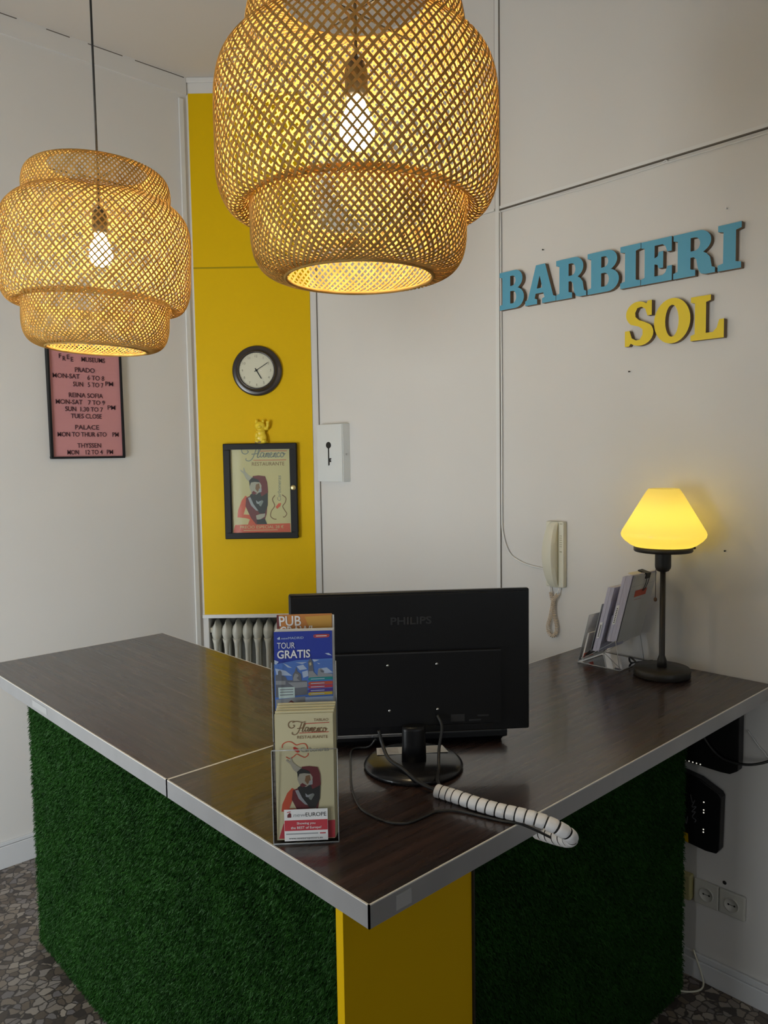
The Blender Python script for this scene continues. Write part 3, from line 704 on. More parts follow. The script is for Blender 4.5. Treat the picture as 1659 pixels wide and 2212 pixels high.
# ------------------------------------------------------------------ museum letter board
lb = thing('letter_board', 'pink letter board listing free museum hours on the left wall', 'sign', (1.425,YW,1.762))
LX0, LX1, LZ0, LZ1 = 1.256, 1.592, 1.763, 2.262
mb = MB(); fw=.009
for a in ((LX0,LX1,LZ0,LZ0+fw),(LX0,LX1,LZ1-fw,LZ1),(LX0,LX0+fw,LZ0+fw,LZ1-fw),(LX1-fw,LX1,LZ0+fw,LZ1-fw)): mb.box((a[0],YW-.024,a[2]),(a[1],YW,a[3]),'frame')
mb.build('frame', lb, bevel=.0015)
mb = MB(); mb.box((LX0+fw,YW-.014,LZ0+fw),(LX1-fw,YW-.004,LZ1-fw),'pink')
z = LZ0+fw+.003
while z < LZ1-fw-.003: mb.box((LX0+fw,YW-.0152,z),(LX1-fw,YW-.0139,z+.0042),'pink'); z += .0062
mb.build('felt_panel', lb)
def lf(x, y, d): return V((x, YW-.0155-d, y))
mb = MB(); LH=.0205
def row(txt, xc, z, w, h=LH, m='signink', al='C'): mb.text(txt,m,lf,xc,z-h/2,h,w=w*.97,d=.001,align=al,bold=.004,ext=.0006)
row('F',1.314,2.216,.012);row('R',1.331,2.206,.014);row('E',1.349,2.214,.012);row('E',1.366,2.205,.012)
row('MUSEUMS',1.462,2.208,.112)
row('PRADO',1.421,2.160,.092); row('MON-SAT',1.337,2.130,.122); row('6 TO 8',1.470,2.127,.080)
row('SUN',1.388,2.096,.046); row('5 TO 7',1.468,2.096,.074); row('PM',1.532,2.104,.038)
row('REINA SOFIA',1.422,2.047,.160); row('MON-SAT',1.345,2.016,.122); row('7 TO 9',1.468,2.016,.080)
row('SUN',1.350,1.985,.050); row('1.30 TO 7',1.445,1.985,.106); row('PM',1.538,1.996,.038)
row('TUES CLOSE',1.420,1.954,.145)
row('PALACE',1.421,1.904,.112); row('MON TO THUR 6TO',1.398,1.872,.228); row('PM',1.552,1.872,.030)
row('THYSSEN',1.427,1.822,.112); row('MON',1.352,1.792,.052); row('12 TO 4',1.448,1.792,.080); row('PM',1.522,1.792,.030)
mb.build('lettering', lb, fix=False)

# ------------------------------------------------------------------ radiator
rd = thing('radiator', 'cream column radiator in the recess under the yellow wall', 'radiator', tuple(bk(.30,0,-.06)))
def rsec(s0):
    mb = MB()
    def loft(prof, c, dep):
        rows = []
        for z, a, b_ in prof:
            rows.append([bk(s0+a*math.cos(2*PI*k/16), z-.014, c+b_*math.sin(2*PI*k/16)) for k in range(16)])
        mb.grid(rows,'iron',closed=True,cap=True)
    for c in (-.028,-.098):
        loft([(.10,.011,.020),(.78,.011,.020),(.815,.014,.024),(.84,.020,.030)], c, 0)
    loft([(.825,.012,.045),(.84,.021,.058),(.860,.0268,.066),(.882,.0268,.067),(.900,.021,.064),(.914,.010,.058),(.928,.0035,.052),(.934,.001,.048)], -.063, 0)
    loft([(.05,.004,.050),(.065,.020,.062),(.09,.0265,.066),(.115,.021,.062),(.13,.012,.045)], -.063, 0)
    return mb
k = 0
for i in range(10):
    s0 = .058+.0535*i
    if s0 > .56: break
    rsec(s0).build('column_section', rd)
mb = MB(); mb.tube([bk(.030,.87,-.05),bk(.048,.87,-.05)],.011,'iron',12,1); mb.lathe([(.012,0),(.014,.004),(.014,.022),(.009,.026)],'iron',(0,0,0),16,fr=lambda x,y,z: bk(.030+x,.858+z,-.03+y),cap=True); mb.build('valve', rd)

# ------------------------------------------------------------------ monitor
ya = math.radians(51.6); MA = V((math.cos(ya),math.sin(ya),0)); MR = V((math.sin(ya),-math.cos(ya),0)); MC = V((1.222,1.229,0))
def mf(s_, z_, d_): return MC+MR*s_+MA*(.02-d_)+V((0,0,z_))       # d_ grows towards the camera (the back of the screen)
def mbx(x, y, z): return mf(x, z, y)
mo = thing('computer_monitor', 'black computer monitor seen from behind on the desk', 'monitor', (1.222,1.229,ZT))
mb = MB(); mb.box((-.277,-.016,1.115),(.277,.0,1.4475),'black',mbx); mb.build('bezel', mo, bevel=.004, seg=3)
mb = MB(); mb.box((-.262,-.0168,1.130),(.262,-.0155,1.435),'blackgloss',mbx); mb.build('screen', mo)
mb = MB(); mb.box((-.272,0,1.3145),(.272,.010,1.442),'black',mbx); mb.box((-.272,0,1.120),(.272,.007,1.3145),'black',mbx); mb.box((-.205,.007,1.140),(.205,.020,1.3115),'black',mbx)
mb.box((-.205,.0202,1.308),(.205,.0208,1.3112),'logo',mbx); mb.box((.02,.020,1.128),(.185,.024,1.140),'black',mbx)
mb.build('back_cover', mo, bevel=.0025)
mb = MB(); mb.text('PHILIPS','logo',lambda x,y,d: mf(x,y,.010+d),0,1.374,.0165,w=.094,d=.0008,align='C',bold=.02,ext=.0006); mb.build('brand_lettering', mo, fix=False)
for sx, z in ((-.056,1.2822),(.0565,1.2822),(-.053,1.1775),(.0575,1.1765)):
    mb = MB(); mb.lathe([(.0032,0),(.0032,.0012),(.0005,.0016)],'steel',(0,0,0),12,fr=lambda x,y,z_,sx=sx,z=z: mf(sx+x,z+y,.020+z_),cap=True); mb.build('screw', mo)
mb = MB(); mb.box((.088,.0202,1.146),(.120,.0206,1.163),'logo',mbx); mb.box((.130,.0202,1.146),(.158,.0206,1.150),'logo',mbx); mb.box((.150,.0202,1.156),(.176,.0206,1.160),'logo',mbx); mb.build('rating_label', mo)
rows = []
for z, a, b_ in ((ZT+.018,.0285,.016),(1.10,.0275,.014),(1.135,.0268,.013),(1.145,.026,.012)):
    rows.append([MC+MR*(a*math.cos(2*PI*k/28))+MA*(-.014+b_*math.sin(2*PI*k/28))+V((0,0,z)) for k in range(28)])
MB().grid(rows,'black',closed=True,cap=True).build('stand_post', mo)
mb = MB(); mb.lathe([(.100,0),(.112,.002),(.114,.006),(.112,.010),(.100,.0185),(.02,.0195),(.0005,.0195)],'blackgloss',(MC.x,MC.y,ZT),72); mb.build('stand_base', mo)
sb = MB()
def sf(x, y, d): return MC+MR*x+MA*y+V((0,0,ZT+.0197+d))
sb.face([sf(-.082,.026,0),sf(.086,.026,0),sf(.078,.070,0),sf(-.080,.070,0)],'card')
for r_ in range(4):
    sb.ribbon([(-.074,.034+.009*r_),(-.03,.034+.009*r_)],.0022,'brownp',sf,.0003,raw=True); sb.ribbon([(.034,.034+.009*r_),(.070,.034+.009*r_)],.0022,'brownp',sf,.0003,raw=True)
sb.build('paper_note', mo, fix=False)
# cables
mb = MB(); mb.tube([(1.157,1.274,1.135),(1.159,1.266,1.107),(1.150,1.235,1.082),(1.150,1.190,1.072),(1.144,1.134,1.060),(1.144,1.076,1.058)],.0042,'rubber',8,6)
mb.tube([(1.263,1.190,1.164),(1.258,1.172,1.142),(1.237,1.162,1.100),(1.212,1.140,1.070),(1.178,1.112,1.060),(1.145,1.062,1.061)],.0036,'rubber',8,6)
mb.build('monitor_cable', mo)

# white spiral wrap round the cables
WP = [(1.141,1.082,1.0595),(1.148,1.039,1.0595),(1.154,.981,1.0595),(1.163,.931,1.0600),(1.175,.883,1.0615),(1.186,.843,1.0595),(1.196,.816,1.052),(1.213,.802,1.036),(1.226,.814,1.020),(1.237,.842,1.008),(1.246,.878,.999),(1.256,.92,.990)]
P = catmull(WP, 8)
mb = MB(); L = [0]
for i in range(1,len(P)): L.append(L[-1]+(P[i]-P[i-1]).length)
def at(s_):
    j = 0
    while j < len(P)-2 and L[j+1] < s_: j += 1
    t = (s_-L[j])/(L[j+1]-L[j]); return P[j].lerp(P[j+1], t)
s_ = 0.; k = 0
while s_ < L[-1]-.02:
    w_ = .0205 if s_ > .03 else .0150
    # one turn of the helical band: slightly skewed short tube
    a0 = at(s_); n_ = 7; rows = []
    for q in range(n_+1):
        c_ = at(min(s_+w_*.86*q/n_, L[-1])); c2 = at(min(s_+w_*.86*q/n_+.002, L[-1]))
        if (c2-c_).length < 1e-6: continue
        tg = (c2-c_).normalized(); a_ = tg.cross(V((0,0,1))).normalized(); b_ = a_.cross(tg)
        rr = .0140 if 0 < q < n_ else .0128
        rows.append([c_+a_*math.cos(2*PI*g/20)*rr+b_*math.sin(2*PI*g/20)*rr+tg*(.0028*math.sin(2*PI*g/20+.6)) for g in range(20)])
    if len(rows) > 2: mb.grid(rows,'wrapw',closed=True)
    s_ += w_; k += 1
sw = thing('cable_wrap', 'white spiral wrap bundling the monitor cables over the desk edge', 'cable sleeve', (1.141,1.08,ZT))
mb.build('spiral_band', sw)
MB().tube([tuple(p) for p in P],.0112,'rubber',12,1,raw=True).build('cable_bundle', sw)
LPp = [(1.230,1.366,1.070),(1.217,1.377,1.052),(1.196,1.400,1.048),(1.169,1.388,1.048),(1.107,1.316,1.048),(1.044,1.239,1.048),(.997,1.162,1.048),(.986,1.115,1.048),(.991,1.067,1.048),(1.014,1.039,1.048),(1.054,1.034,1.048),(1.092,1.032,1.048),(1.122,1.005,1.048),(1.138,.956,1.048),(1.152,.912,1.048),(1.166,.888,1.0475),(1.180,.868,1.040),(1.198,.856,1.028),(1.212,.846,1.018)]
tag(MB().tube(LPp,.0026,'rubber',8,6).build('loose_cable'), 'thin black cable looping over the desk beside the brochure holder', 'cable')

# ------------------------------------------------------------------ keyboard behind the monitor
kd = (V((1.50,1.178,0))-V((1.169,1.443,0))); kl = kd.length; kd.normalize(); kn = V((-kd.y,kd.x,0))
K0 = V((1.169,1.443,0))-kd*.02
def kfb(x, y, z): return K0+kd*x+kn*y+V((0,0,ZT+z))
kbd = thing('computer_keyboard', 'black keyboard with a silver back strip behind the monitor stand', 'keyboard', tuple(kfb(.22,.07,0)))
mb = MB(); rows = []
for y, zt_, zb in ((.012,.008,.0),(.0,.012,.008),(.0,.030,.020)): pass
prof = [(.010,.0),(.002,.010),(-.004,.013),(-.004,.030),(.006,.033),(.13,.014),(.14,.010),(.14,.0)]
for x in (0,.445): rows.append([kfb(x+(.0 if pz > .012 else (.012 if x == 0 else -.012)), py, pz) for py, pz in prof])
mb.grid(rows,'black',closed=True,smooth=False,cap=True); mb.build('body', kbd, bevel=.0015)
mb = MB(); mb.box((.0,-.0055,.0235),(.19,-.004,.030),'silver',kfb); mb.box((.19,-.0048,.027),(.43,-.004,.030),'logo',kfb); mb.build('silver_strip', kbd)
mb = MB()
for r_ in range(5):
    for c_ in range(20):
        yy = .022+r_*.021; zz = .0315-(yy-.006)*.150; mb.box((.015+c_*.0208,yy,zz-.004),(.015+c_*.0208+.017,yy+.017,zz+.004),'black',kfb)
mb.build('keys', kbd)['kind'] = 'stuff'

# ------------------------------------------------------------------ front brochure holder
H0 = V((.780,1.153,0))+V((.004,.003,0)); HR = V((.7688,-.6395,0)); HA = V((.6395,.7688,0))
def hf(x, y, z): return H0+HR*x+HA*y+V((0,0,ZT+z))
hd = thing('brochure_holder', 'clear acrylic brochure holder with three stepped pockets at the desk edge', 'holder', tuple(hf(.06,.05,0)))
T = .0022; HW=.120
def plate(mb, pts, m='acrylic'):
    """side profile polygon list extruded across a thin width; pts given as (y,z) pairs"""
    pass
mb = MB()
mb.box((0,0,0),(HW,T,.178),'acrylic',hf); mb.box((0,.045,.10),(HW,.045+T,.330),'acrylic',hf); mb.box((0,.078,.16),(HW,.078+T,.385),'acrylic',hf); mb.box((0,.105,0),(HW,.105+T,.40),'acrylic',hf)
mb.box((T,T,0),(HW-T,.105,T),'acrylic',hf); mb.box((T,.045,.165),(HW-T,.078,.165+T),'acrylic',hf); mb.box((T,.080,.198),(HW-T,.105,.198+T),'acrylic',hf)
mb.build('pocket_panels', hd)
for x in (0,HW-T):
    mb = MB(); pr = [(T,0),(.105,0),(.105,.385),(.078,.37),(.078,.33),(.045,.31),(.045,.176),(T,.170)]
    mb.shape([pr], T, 'acrylic', lambda a,b_,d,x=x: hf(x+d, a, b_)); mb.build('side_panel', hd)
mb = MB(); e=.0009
for x in (0,HW): mb.tube([hf(x,0,0),hf(x,0,.178)],e,'acredge',6,1,raw=True); mb.tube([hf(x,.045,.178),hf(x,.045,.330)],e,'acredge',6,1,raw=True)
mb.tube([hf(0,0,.178),hf(HW,0,.178)],e,'acredge',6,1,raw=True); mb.tube([hf(0,0,.001),hf(HW,0,.001)],e*1.5,'acredge',6,1,raw=True)
mb.build('polished_edges', hd)
# sticker on the holder's front
def stf(x, y, d): return hf(x, -.0005-d, y)
mb = MB(); mb.box((.020,-.0006,.006),(.1,-.0001,.066),'whitep',hf)
mb.shape([[(.0205,.0255),(.0995,.0255),(.0995,.0455),(.0205,.0455)]],.0001,'crimson',stf,.0002)
mb.text('new','stonel',stf,.037,.052,.0072,w=.022,d=.0004,shear=.1); mb.text('EUROPE','ink',stf,.0595,.052,.0075,w=.038,d=.0004)
mb.shape([[(.026,.051),(.033,.051),(.033,.058),(.030,.060),(.026,.056)]],.0001,'maroon',stf,.0003); mb.ribbon([(.0255,.0605),(.032,.062)],.0015,'crimson',stf,.0003,raw=True)
mb.text('Showing you','whitep',stf,.060,.0375,.0042,w=.034,d=.0006,align='C',bold=.01); mb.text('the BEST of Europe!','whitep',stf,.060,.0290,.0046,w=.056,d=.0006,align='C',bold=.01)
for i_, (a, b_, m_) in enumerate(((.023,.082,'stonel'),(.085,.096,'crimson'))): mb.ribbon([(a,.0195),(b_,.0195)],.0022,m_,stf,.0003,raw=True)
mb.text('www.neweuropetours.eu','ink',stf,.059,.0095,.0038,w=.062,d=.0004,align='C')
mb.build('sticker', hd, fix=False)['label'] = 'white and red tour company sticker'
def quadmap(TL, TR, BL, BR):
    def f(X, Y):
        u = v = .5
        for _ in range(6):
            lx = TL[0]+(BL[0]-TL[0])*v; rx = TR[0]+(BR[0]-TR[0])*v; u = (X-lx)/(rx-lx)
            ty = TL[1]+(TR[1]-TL[1])*u; by = BL[1]+(BR[1]-BL[1])*u; v = (Y-ty)/(by-ty)
        return u, v
    return f
# cream flamenco leaflet
LW = .107
def leaflet(name, y_top, y_bot, x0, z0, h, lean, m, t=.0012):
    """returns a frame function: x across, y up from leaflet bottom, d out"""
    def fr(x, y, d): return hf(x0+x, y_bot+(y_top-y_bot)*(y/h)-d, z0+y)
    return fr
ff = leaflet('f', .012, .005, .006, .006, .236, 0, 'cream2')
fl = thing('flamenco_leaflet', 'cream flamenco restaurant leaflet at the front of the bottom pocket', 'leaflet', tuple(hf(.06,.008,.006)))
mb = MB(); mb.box((0,0,0),(LW,.0008,.236),'cream2',lambda x,y,z: ff(x,z,-y))
qm = quadmap((60,45),(965,5),(95,2110),(1060,2060))
def qf(X, Y, d): u, v = qm(X, Y); return ff(u*LW, (1-v)*.236, d)
mb.shape([[(125,2085),(200,1835),(1050,1760),(1060,2050)]],.0002,'crimson',qf,.0003)
def q2(X, Y, d):      # the same dancer as on the poster, redrawn to leaflet units
    return qf(90+(X-230)*1.27-(Y-1100)*.02, 900+(Y-1100)*1.14-(X-230)*.02, d)
mb2 = mb
dancer(mb, q2, 1)
flamenco(mb, qf, 275, 155, 905, 265, 'brownp')
mb.ribbon([(545,190),(915,165)],10,'red',qf,.0008,raw=True); mb.ribbon([(445,345),(910,318)],10,'red',qf,.0008,raw=True)
mb.text('TABLAO','brownp',lambda x,y,d: qf(x,y-(x-670)*.04,d),670,148,-42,w=228,d=.0008); mb.text('RESTAURANTE','brownp',lambda x,y,d: qf(x,y-(x-415)*.04,d),415,437,-46,w=480,d=.0008)
mb.ribbon([(178,590),(190,530),(260,490),(330,495),(400,540),(470,520),(540,520),(575,570),(580,620)],15,'redo',qf,.0006); mb.ribbon([(240,735),(300,765),(360,730),(410,690),(470,715),(540,740),(590,700),(590,670)],15,'redo',qf,.0006)
mb.shape([[(350,580),(380,570),(440,610),(450,655),(420,665),(370,630)]],.0002,'red',qf,.0006)
mb.text('Carboneras','greyp',lambda x,y,d: qf(x,y-(x-480)*.06,d),480,655,-75,w=440,d=.0008,shear=-.2)
mb.build('printed_sheet', fl, fix=False)
for i_ in range(4):
    fr_ = leaflet('s', .0185+.006*i_, .0115+.006*i_, .007+.0012*i_, .006, .236, 0, 'cream2')
    mb = MB(); mb.box((0,-.004,0),(LW+.001,0,.240+.003*i_),'cream2',lambda x,y,z,fr_=fr_: fr_(x,z,-y))
    tag(mb.build('flamenco_leaflet', bevel=.0003), 'cream leaflet packed behind the front flamenco leaflet in the bottom pocket', 'leaflet', 'flamenco leaflets in the bottom pocket')
# blue walking-tour leaflet
tf_ = leaflet('t', .062, .054, .004, .176, .208, 0, '')
tl = thing('tour_leaflet', 'blue leaflet reading tour gratis in the middle pocket', 'leaflet', tuple(hf(.06,.058,.176)))
mb = MB(); TW=.110; mb.box((0,0,0),(TW,.0008,.208),'indigo',lambda x,y,z: tf_(x,z,-y))
qt = quadmap((90,620),(1135,575),(110,2010),(1180,1990))
def tq(X, Y, d): u, v = qt(X, Y); return tf_(u*TW, .208-v*.148, d)
P_ = lambda pts, m, d=.0003: mb.shape([pts], .0001, m, tq, d)
P_([(92,1200),(500,1120),(1150,1080),(1180,1990),(110,2010)],'skyb')
for a in ([(100,1120),(180,1150),(130,1200),(98,1190)],[(250,1170),(320,1200),(420,1260),(340,1250)],[(480,1160),(690,1150),(600,1190)],[(500,1230),(620,1200),(690,1280),(560,1300)],[(780,1100),(910,1110),(820,1150)],[(870,1160),(930,1180),(900,1190)],[(1010,990),(1080,985),(1140,1030),(1070,1020)],[(110,1270),(300,1310),(420,1400),(140,1390)],[(600,1330),(700,1300),(720,1400),(620,1440)],[(900,1270),(1050,1250),(1160,1340),(900,1370)]): P_(a,'cloud',.0005)
P_([(115,1390),(165,1380),(165,1320),(200,1300),(230,1330),(230,1390),(300,1420),(330,1480),(690,1490),(700,1740),(120,1790)],'stone',.0007)
P_([(120,1490),(300,1490),(300,1560),(120,1560)],'stonel',.0009); P_([(340,1520),(690,1510),(700,1600),(480,1620)],'stonel',.0009)
P_([(430,1480),(430,1380),(470,1320),(490,1240),(510,1320),(580,1370),(590,1490)],'stone',.0009); P_([(440,1440),(470,1360),(520,1370),(540,1400),(500,1440),(560,1490),(440,1490)],'stonel',.0011)
P_([(715,1430),(715,1240),(705,1150),(750,1080),(790,1150),(800,1240),(820,1400),(830,1440)],'stone',.0009); P_([(725,1170),(760,1150),(770,1200),(740,1220)],'poster',.0011); P_([(720,1320),(790,1310),(880,1400),(880,1440),(720,1440)],'stonel',.0010)
P_([(880,1400),(890,1290),(940,1260),(990,1310),(1000,1350),(1150,1360),(1160,1440),(880,1450)],'stonel',.0008); P_([(930,1290),(1000,1310),(990,1340),(940,1330)],'stone',.0011)
for y0, m_ in ((1430,'teal'),(1510,'redo'),(1572,'crimson'),(1640,'purple'),(1700,'gold')):
    P_([(705,y0+30),(740,y0),(1160,y0-18),(1160,y0+34),(735,y0+58)],m_,.0012); mb.ribbon([(760,y0+30),(1010,y0+18)],14,'cloud',tq,.0015,raw=True)
P_([(165,1610),(465,1600),(470,1790),(175,1810)],'mint',.0012)
for y0 in (1650,1695,1745): mb.ribbon([(195,y0),(440,y0-8)],13,'stone',tq,.0015,raw=True)
P_([(120,1830),(660,1770),(650,1980),(130,2000)],'stonel',.0008); P_([(660,1790),(1170,1770),(1180,1900),(950,1965),(660,1960)],'cloud',.0009); P_([(350,1880),(400,1840),(460,1880),(430,1950),(380,1970),(350,1930)],'maroon',.0013); P_([(365,1880),(410,1870),(410,1930),(375,1930)],'skin',.0015); P_([(800,1910),(840,1900),(840,1960),(800,1965)],'stone',.0012)
mb.text('TOUR','whitep',lambda x,y,d: tq(x,y-(x-150)*.04,d),150,915,-108,w=320,d=.0012)
mb.text('GRATIS','whitep',lambda x,y,d: tq(x,y-(x-150)*.05,d),150,1092,-140,w=595,d=.0012,bold=.02)
mb.text('newMADRID','cloud',lambda x,y,d: tq(x,y-(x-225)*.05,d),225,750,-42,w=400,d=.0012); P_([(150,730),(200,700),(205,750),(165,755)],'cloud',.0010)
mb.ribbon([(810,680),(840,655),(1060,645),(1080,665),(1050,690),(840,702)],12,'redo',tq,.0012,closed=True); P_([(820,680),(845,662),(1055,652),(1070,668),(1045,684),(845,696)],'crimson',.0010); mb.ribbon([(850,677),(1040,668)],14,'whitep',tq,.0015,raw=True)
mb.build('printed_sheet', tl, fix=False)
for i_ in range(3):
    fr_ = leaflet('s', .066+.004*i_, .058+.004*i_, .005+.001*i_, .176, .208, 0, '')
    mb = MB(); mb.box((0,-.0022,0),(TW+.001,0,.2095+.0012*i_),'whitep',lambda x,y,z,fr_=fr_: fr_(x,z*.9945,-y)); tag(mb.build('tour_leaflet'), 'white-edged leaflet packed behind the blue tour leaflet', 'leaflet', 'leaflets in the middle pocket')
# orange pub crawl leaflet
pf_ = leaflet('p', .090, .084, .008, .204, .207, 0, '')
pl = thing('pub_crawl_leaflet', 'orange leaflet with white pub crawl lettering in the top pocket', 'leaflet', tuple(hf(.06,.088,.204)))
mb = MB(); mb.box((0,0,0),(.106,.0008,.207),'orange',lambda x,y,z: pf_(x,z,-y)); qp = quadmap((150,285),(1120,225),(130,580),(1145,535))
def pq(X, Y, d): u, v = qp(X, Y); return pf_(u*.106, .207-v*.034, d)
mb.shape([[(640,300),(1115,250),(1130,540),(760,560)]],.0001,'orangel',pq,.0003); mb.shape([[(150,290),(185,290),(180,580),(132,580)]],.0001,'maroon',pq,.0003)
mb.text('PUB','whitep',lambda x,y,d: pq(x,y-(x-185)*.06,d),185,472,-165,w=390,d=.0008,bold=.012); mb.text('CRAWL','whitep',lambda x,y,d: pq(x,y-(x-185)*.06,d),185,632,-150,w=650,d=.0008,bold=.012)
mb.build('printed_sheet', pl, fix=False)
fr_ = leaflet('s', .094, .088, .010, .204, .207, 0, ''); mb = MB(); mb.box((0,-.0026,0),(.108,0,.204),'whitep',lambda x,y,z: fr_(x,z,-y)); tag(mb.build('pub_crawl_leaflet'), 'leaflet with white edges directly behind the orange pub crawl one', 'leaflet')

# ------------------------------------------------------------------ table lamp
tlc = V((2.292,1.178,ZT))
tb = thing('table_lamp', 'dark metal table lamp with a glowing yellow glass shade', 'lamp', tuple(tlc))
def la(name, prof, m, seg=64, cap=False, par=tb): mb = MB(); mb.lathe(prof, m, tuple(tlc), seg, cap=cap); return mb.build(name, par)
la('base', [(.060,0),(.0845,.001),(.087,.004),(.087,.022),(.084,.0265),(.03,.0285),(.0005,.0285)],'dark')
la('pole', [(.015,.028),(.0145,.050),(.0105,.062),(.0090,.066),(.0085,.335)],'dark',24,True)
la('socket', [(.008,.332),(.018,.336),(.0235,.345),(.0245,.352),(.0245,.395),(.0245,.397)],'dark',32,True)
sc = la('shade_collar', [(.024,.396),(.086,.398),(.089,.401),(.089,.414),(.087,.415),(.084,.410),(.03,.405)],'dark')
mb = MB(); rv = V((.733,-.680,0))
mb.tube([tlc+rv*.088+V((0,0,.407)),tlc+rv*.097+V((0,0,.407))],.0022,'dark',8,1,raw=True); mb.sphere(tuple(tlc+rv*.099+V((0,0,.407))),.0042,'dark'); mb.build('thumbscrew', tb)
SP = [(.083,.412),(.100,.420),(.118,.434),(.1265,.445),(.1285,.454),(.1255,.463),(.110,.489),(.085,.532),(.060,.575),(.0475,.594),(.0445,.596)]
sh = MB(); sh.lathe(SP,'shade',tuple(tlc),72); sho = sh.build('glass_shade', tb)
la('bulb', [(.0005,.405),(.014,.406),(.014,.430),(.022,.450),(.0275,.470),(.025,.488),(.014,.500),(.0005,.503)],'bulb2',24)
mb = MB(); pcx = tlc-rv*.0185; mb.tube([pcx+V((0,0,.352)),pcx-rv*.004+V((0,0,.34)),pcx-rv*.0045+V((0,0,.25))],.0010,'dark',6,4); mb.sphere(tuple(pcx-rv*.0045+V((0,0,.245))),(.0055,.0055,.007),'catd'); mb.build('pull_chain', tb)
mb = MB(); mb.tube([tuple(tlc+V((-.0,.070,.008))),tuple(tlc+V((.01,.105,.030))),tuple(tlc+V((.03,.130,.028))),tuple(tlc+V((.05,.135,.006))),tuple(tlc+V((.09,.12,.004))),tuple(tlc+V((.13,.10,.0035)))],.0032,'rubber',8,6); mb.build('power_cord', tb)

# ------------------------------------------------------------------ acrylic rack by the wall
RX0, RX1 = 2.240, 2.398
rk = thing('leaflet_rack', 'clear acrylic stepped rack of papers beside the table lamp', 'rack', (2.32,1.37,ZT))
def rp(y, z, d): return V((RX0+d, y, z))
lean = -.255
def slant(mb, y, z, h, m, t=.003, x0=RX0, x1=RX1):
    """plate standing at (y,z), leaning back by `lean`"""
    c = [(y,z),(y-t,z),(y-t+lean*h,z+h),(y+lean*h,z+h)]
    mb.face([(x0,*c[0]),(x0,*c[1]),(x0,*c[2]),(x0,*c[3])],m); mb.face([(x1,*c[0]),(x1,*c[3]),(x1,*c[2]),(x1,*c[1])],m)
    for a, b_ in ((0,1),(1,2),(2,3),(3,0)): mb.face([(x0,*c[a]),(x1,*c[a]),(x1,*c[b_]),(x0,*c[b_])],m)
    return mb
mb = MB()
for y, z, h in ((1.452,ZT+.004,.165),(1.404,ZT+.048,.165),(1.348,ZT+.090,.09)): slant(mb, y, z, h, 'acrylic')
for (y,z),(y2,z2) in (((1.454,ZT+.003),(1.408,ZT+.047)),((1.404,ZT+.048),(1.352,ZT+.088)),((1.348,ZT+.090),(1.312,ZT+.098)),((1.312,ZT+.098),(1.296,ZT+.001)),((1.454,ZT+.003),(1.296,ZT+.001))):
    c = [(y,z),(y2,z2),(y2,z2+.003),(y,z+.003)]
    for a, b_ in ((0,1),(2,3)): mb.face([(RX0,*c[a]),(RX1,*c[a]),(RX1,*c[b_]),(RX0,*c[b_])],'acrylic')
slant(mb, 1.309, ZT+.098, .17, 'acrylic')
mb.build('stepped_body', rk)
mb = MB()
for x in (RX0,RX1):
    mb.tube([(x,1.454,ZT+.002),(x,1.296,ZT+.002)],.0013,'acredge',6,1,raw=True); mb.tube([(x,1.454,ZT+.004),(x,1.312,ZT+.098)],.0010,'acredge',6,1,raw=True); mb.tube([(x,1.312,ZT+.098),(x,1.296,ZT+.002)],.0012,'acredge',6,1,raw=True)
    mb.tube([(x,1.452,ZT+.004),(x,1.452+lean*.165,ZT+.169)],.0010,'acredge',6,1,raw=True); mb.tube([(x,1.404,ZT+.048),(x,1.404+lean*.165,ZT+.213)],.0010,'acredge',6,1,raw=True)
mb.tube([(RX0,1.296,ZT+.002),(RX1,1.296,ZT+.002)],.0012,'acredge',6,1,raw=True); mb.tube([(RX0,1.452+lean*.165,ZT+.169),(RX1,1.452+lean*.165,ZT+.169)],.0010,'acredge',6,1,raw=True)
mb.build('polished_edges', rk)
def bundle(name, label, y, z, h, t, m, x0=RX0+.003, x1=RX1-.003, nsheets=3, grp=None):
    o = thing(name, label, 'papers', ((x0+x1)/2, y, z), grp)
    for k in range(nsheets):
        tt = t/nsheets; mb = MB(); slant(mb, y-k*tt, z+.001*k, h+random.uniform(-.004,.003), m, tt*.94, x0+random.uniform(-.001,.002), x1+random.uniform(-.002,.001)); mb.build('booklet', o)
    return o
b1 = bundle('paper_bundle','thick lavender-edged paper bundle with a binder clip in the highest pocket',1.3445,ZT+.092,.222,.034,'paperl')
def backf(x, y, d):   # back face of the highest bundle, x from its near edge, y up from its bottom
    yy = 1.3445-.0365; return V((RX0+.003+x, yy+lean*y-d*.97, ZT+.092+y-d*.25))
mb = MB(); mb.face([backf(0,0,0),backf(.152,0,0),backf(.152,.222,0),backf(0,.222,0)],'card')
mb.shape([[(.035,.150),(.108,.152),(.108,.174),(.035,.172)]],.0002,'redo',backf,.0004); pass
mb.ribbon([(.04,.140),(.085,.141)],.0012,'redo',backf,.0005,raw=True); mb.ribbon([(.004,.188),(.150,.190)],.0008,'stonel',backf,.0005,raw=True); mb.ribbon([(.015,.2),(.017,.222)],.004,'whitep',backf,.0008,raw=True)
mb.build('cover_sheet', b1, fix=False)
mb = MB(); mb.box((.078,.208,-.030),(.106,.2265,.003),'ink',lambda x,y,z: backf(x,y,z)); mb.tube([backf(.084,.208,.004),backf(.080,.190,.006),backf(.076,.170,.004),backf(.086,.172,.004),backf(.092,.190,.006),backf(.100,.208,.004)],.0011,'ink',6,5); mb.build('binder_clip', b1)
mb = MB(); mb.box((.012,.216,-.03),(.075,.223,-.002),'paper',lambda x,y,z: backf(x,y,z)); mb.build('loose_slip', b1)
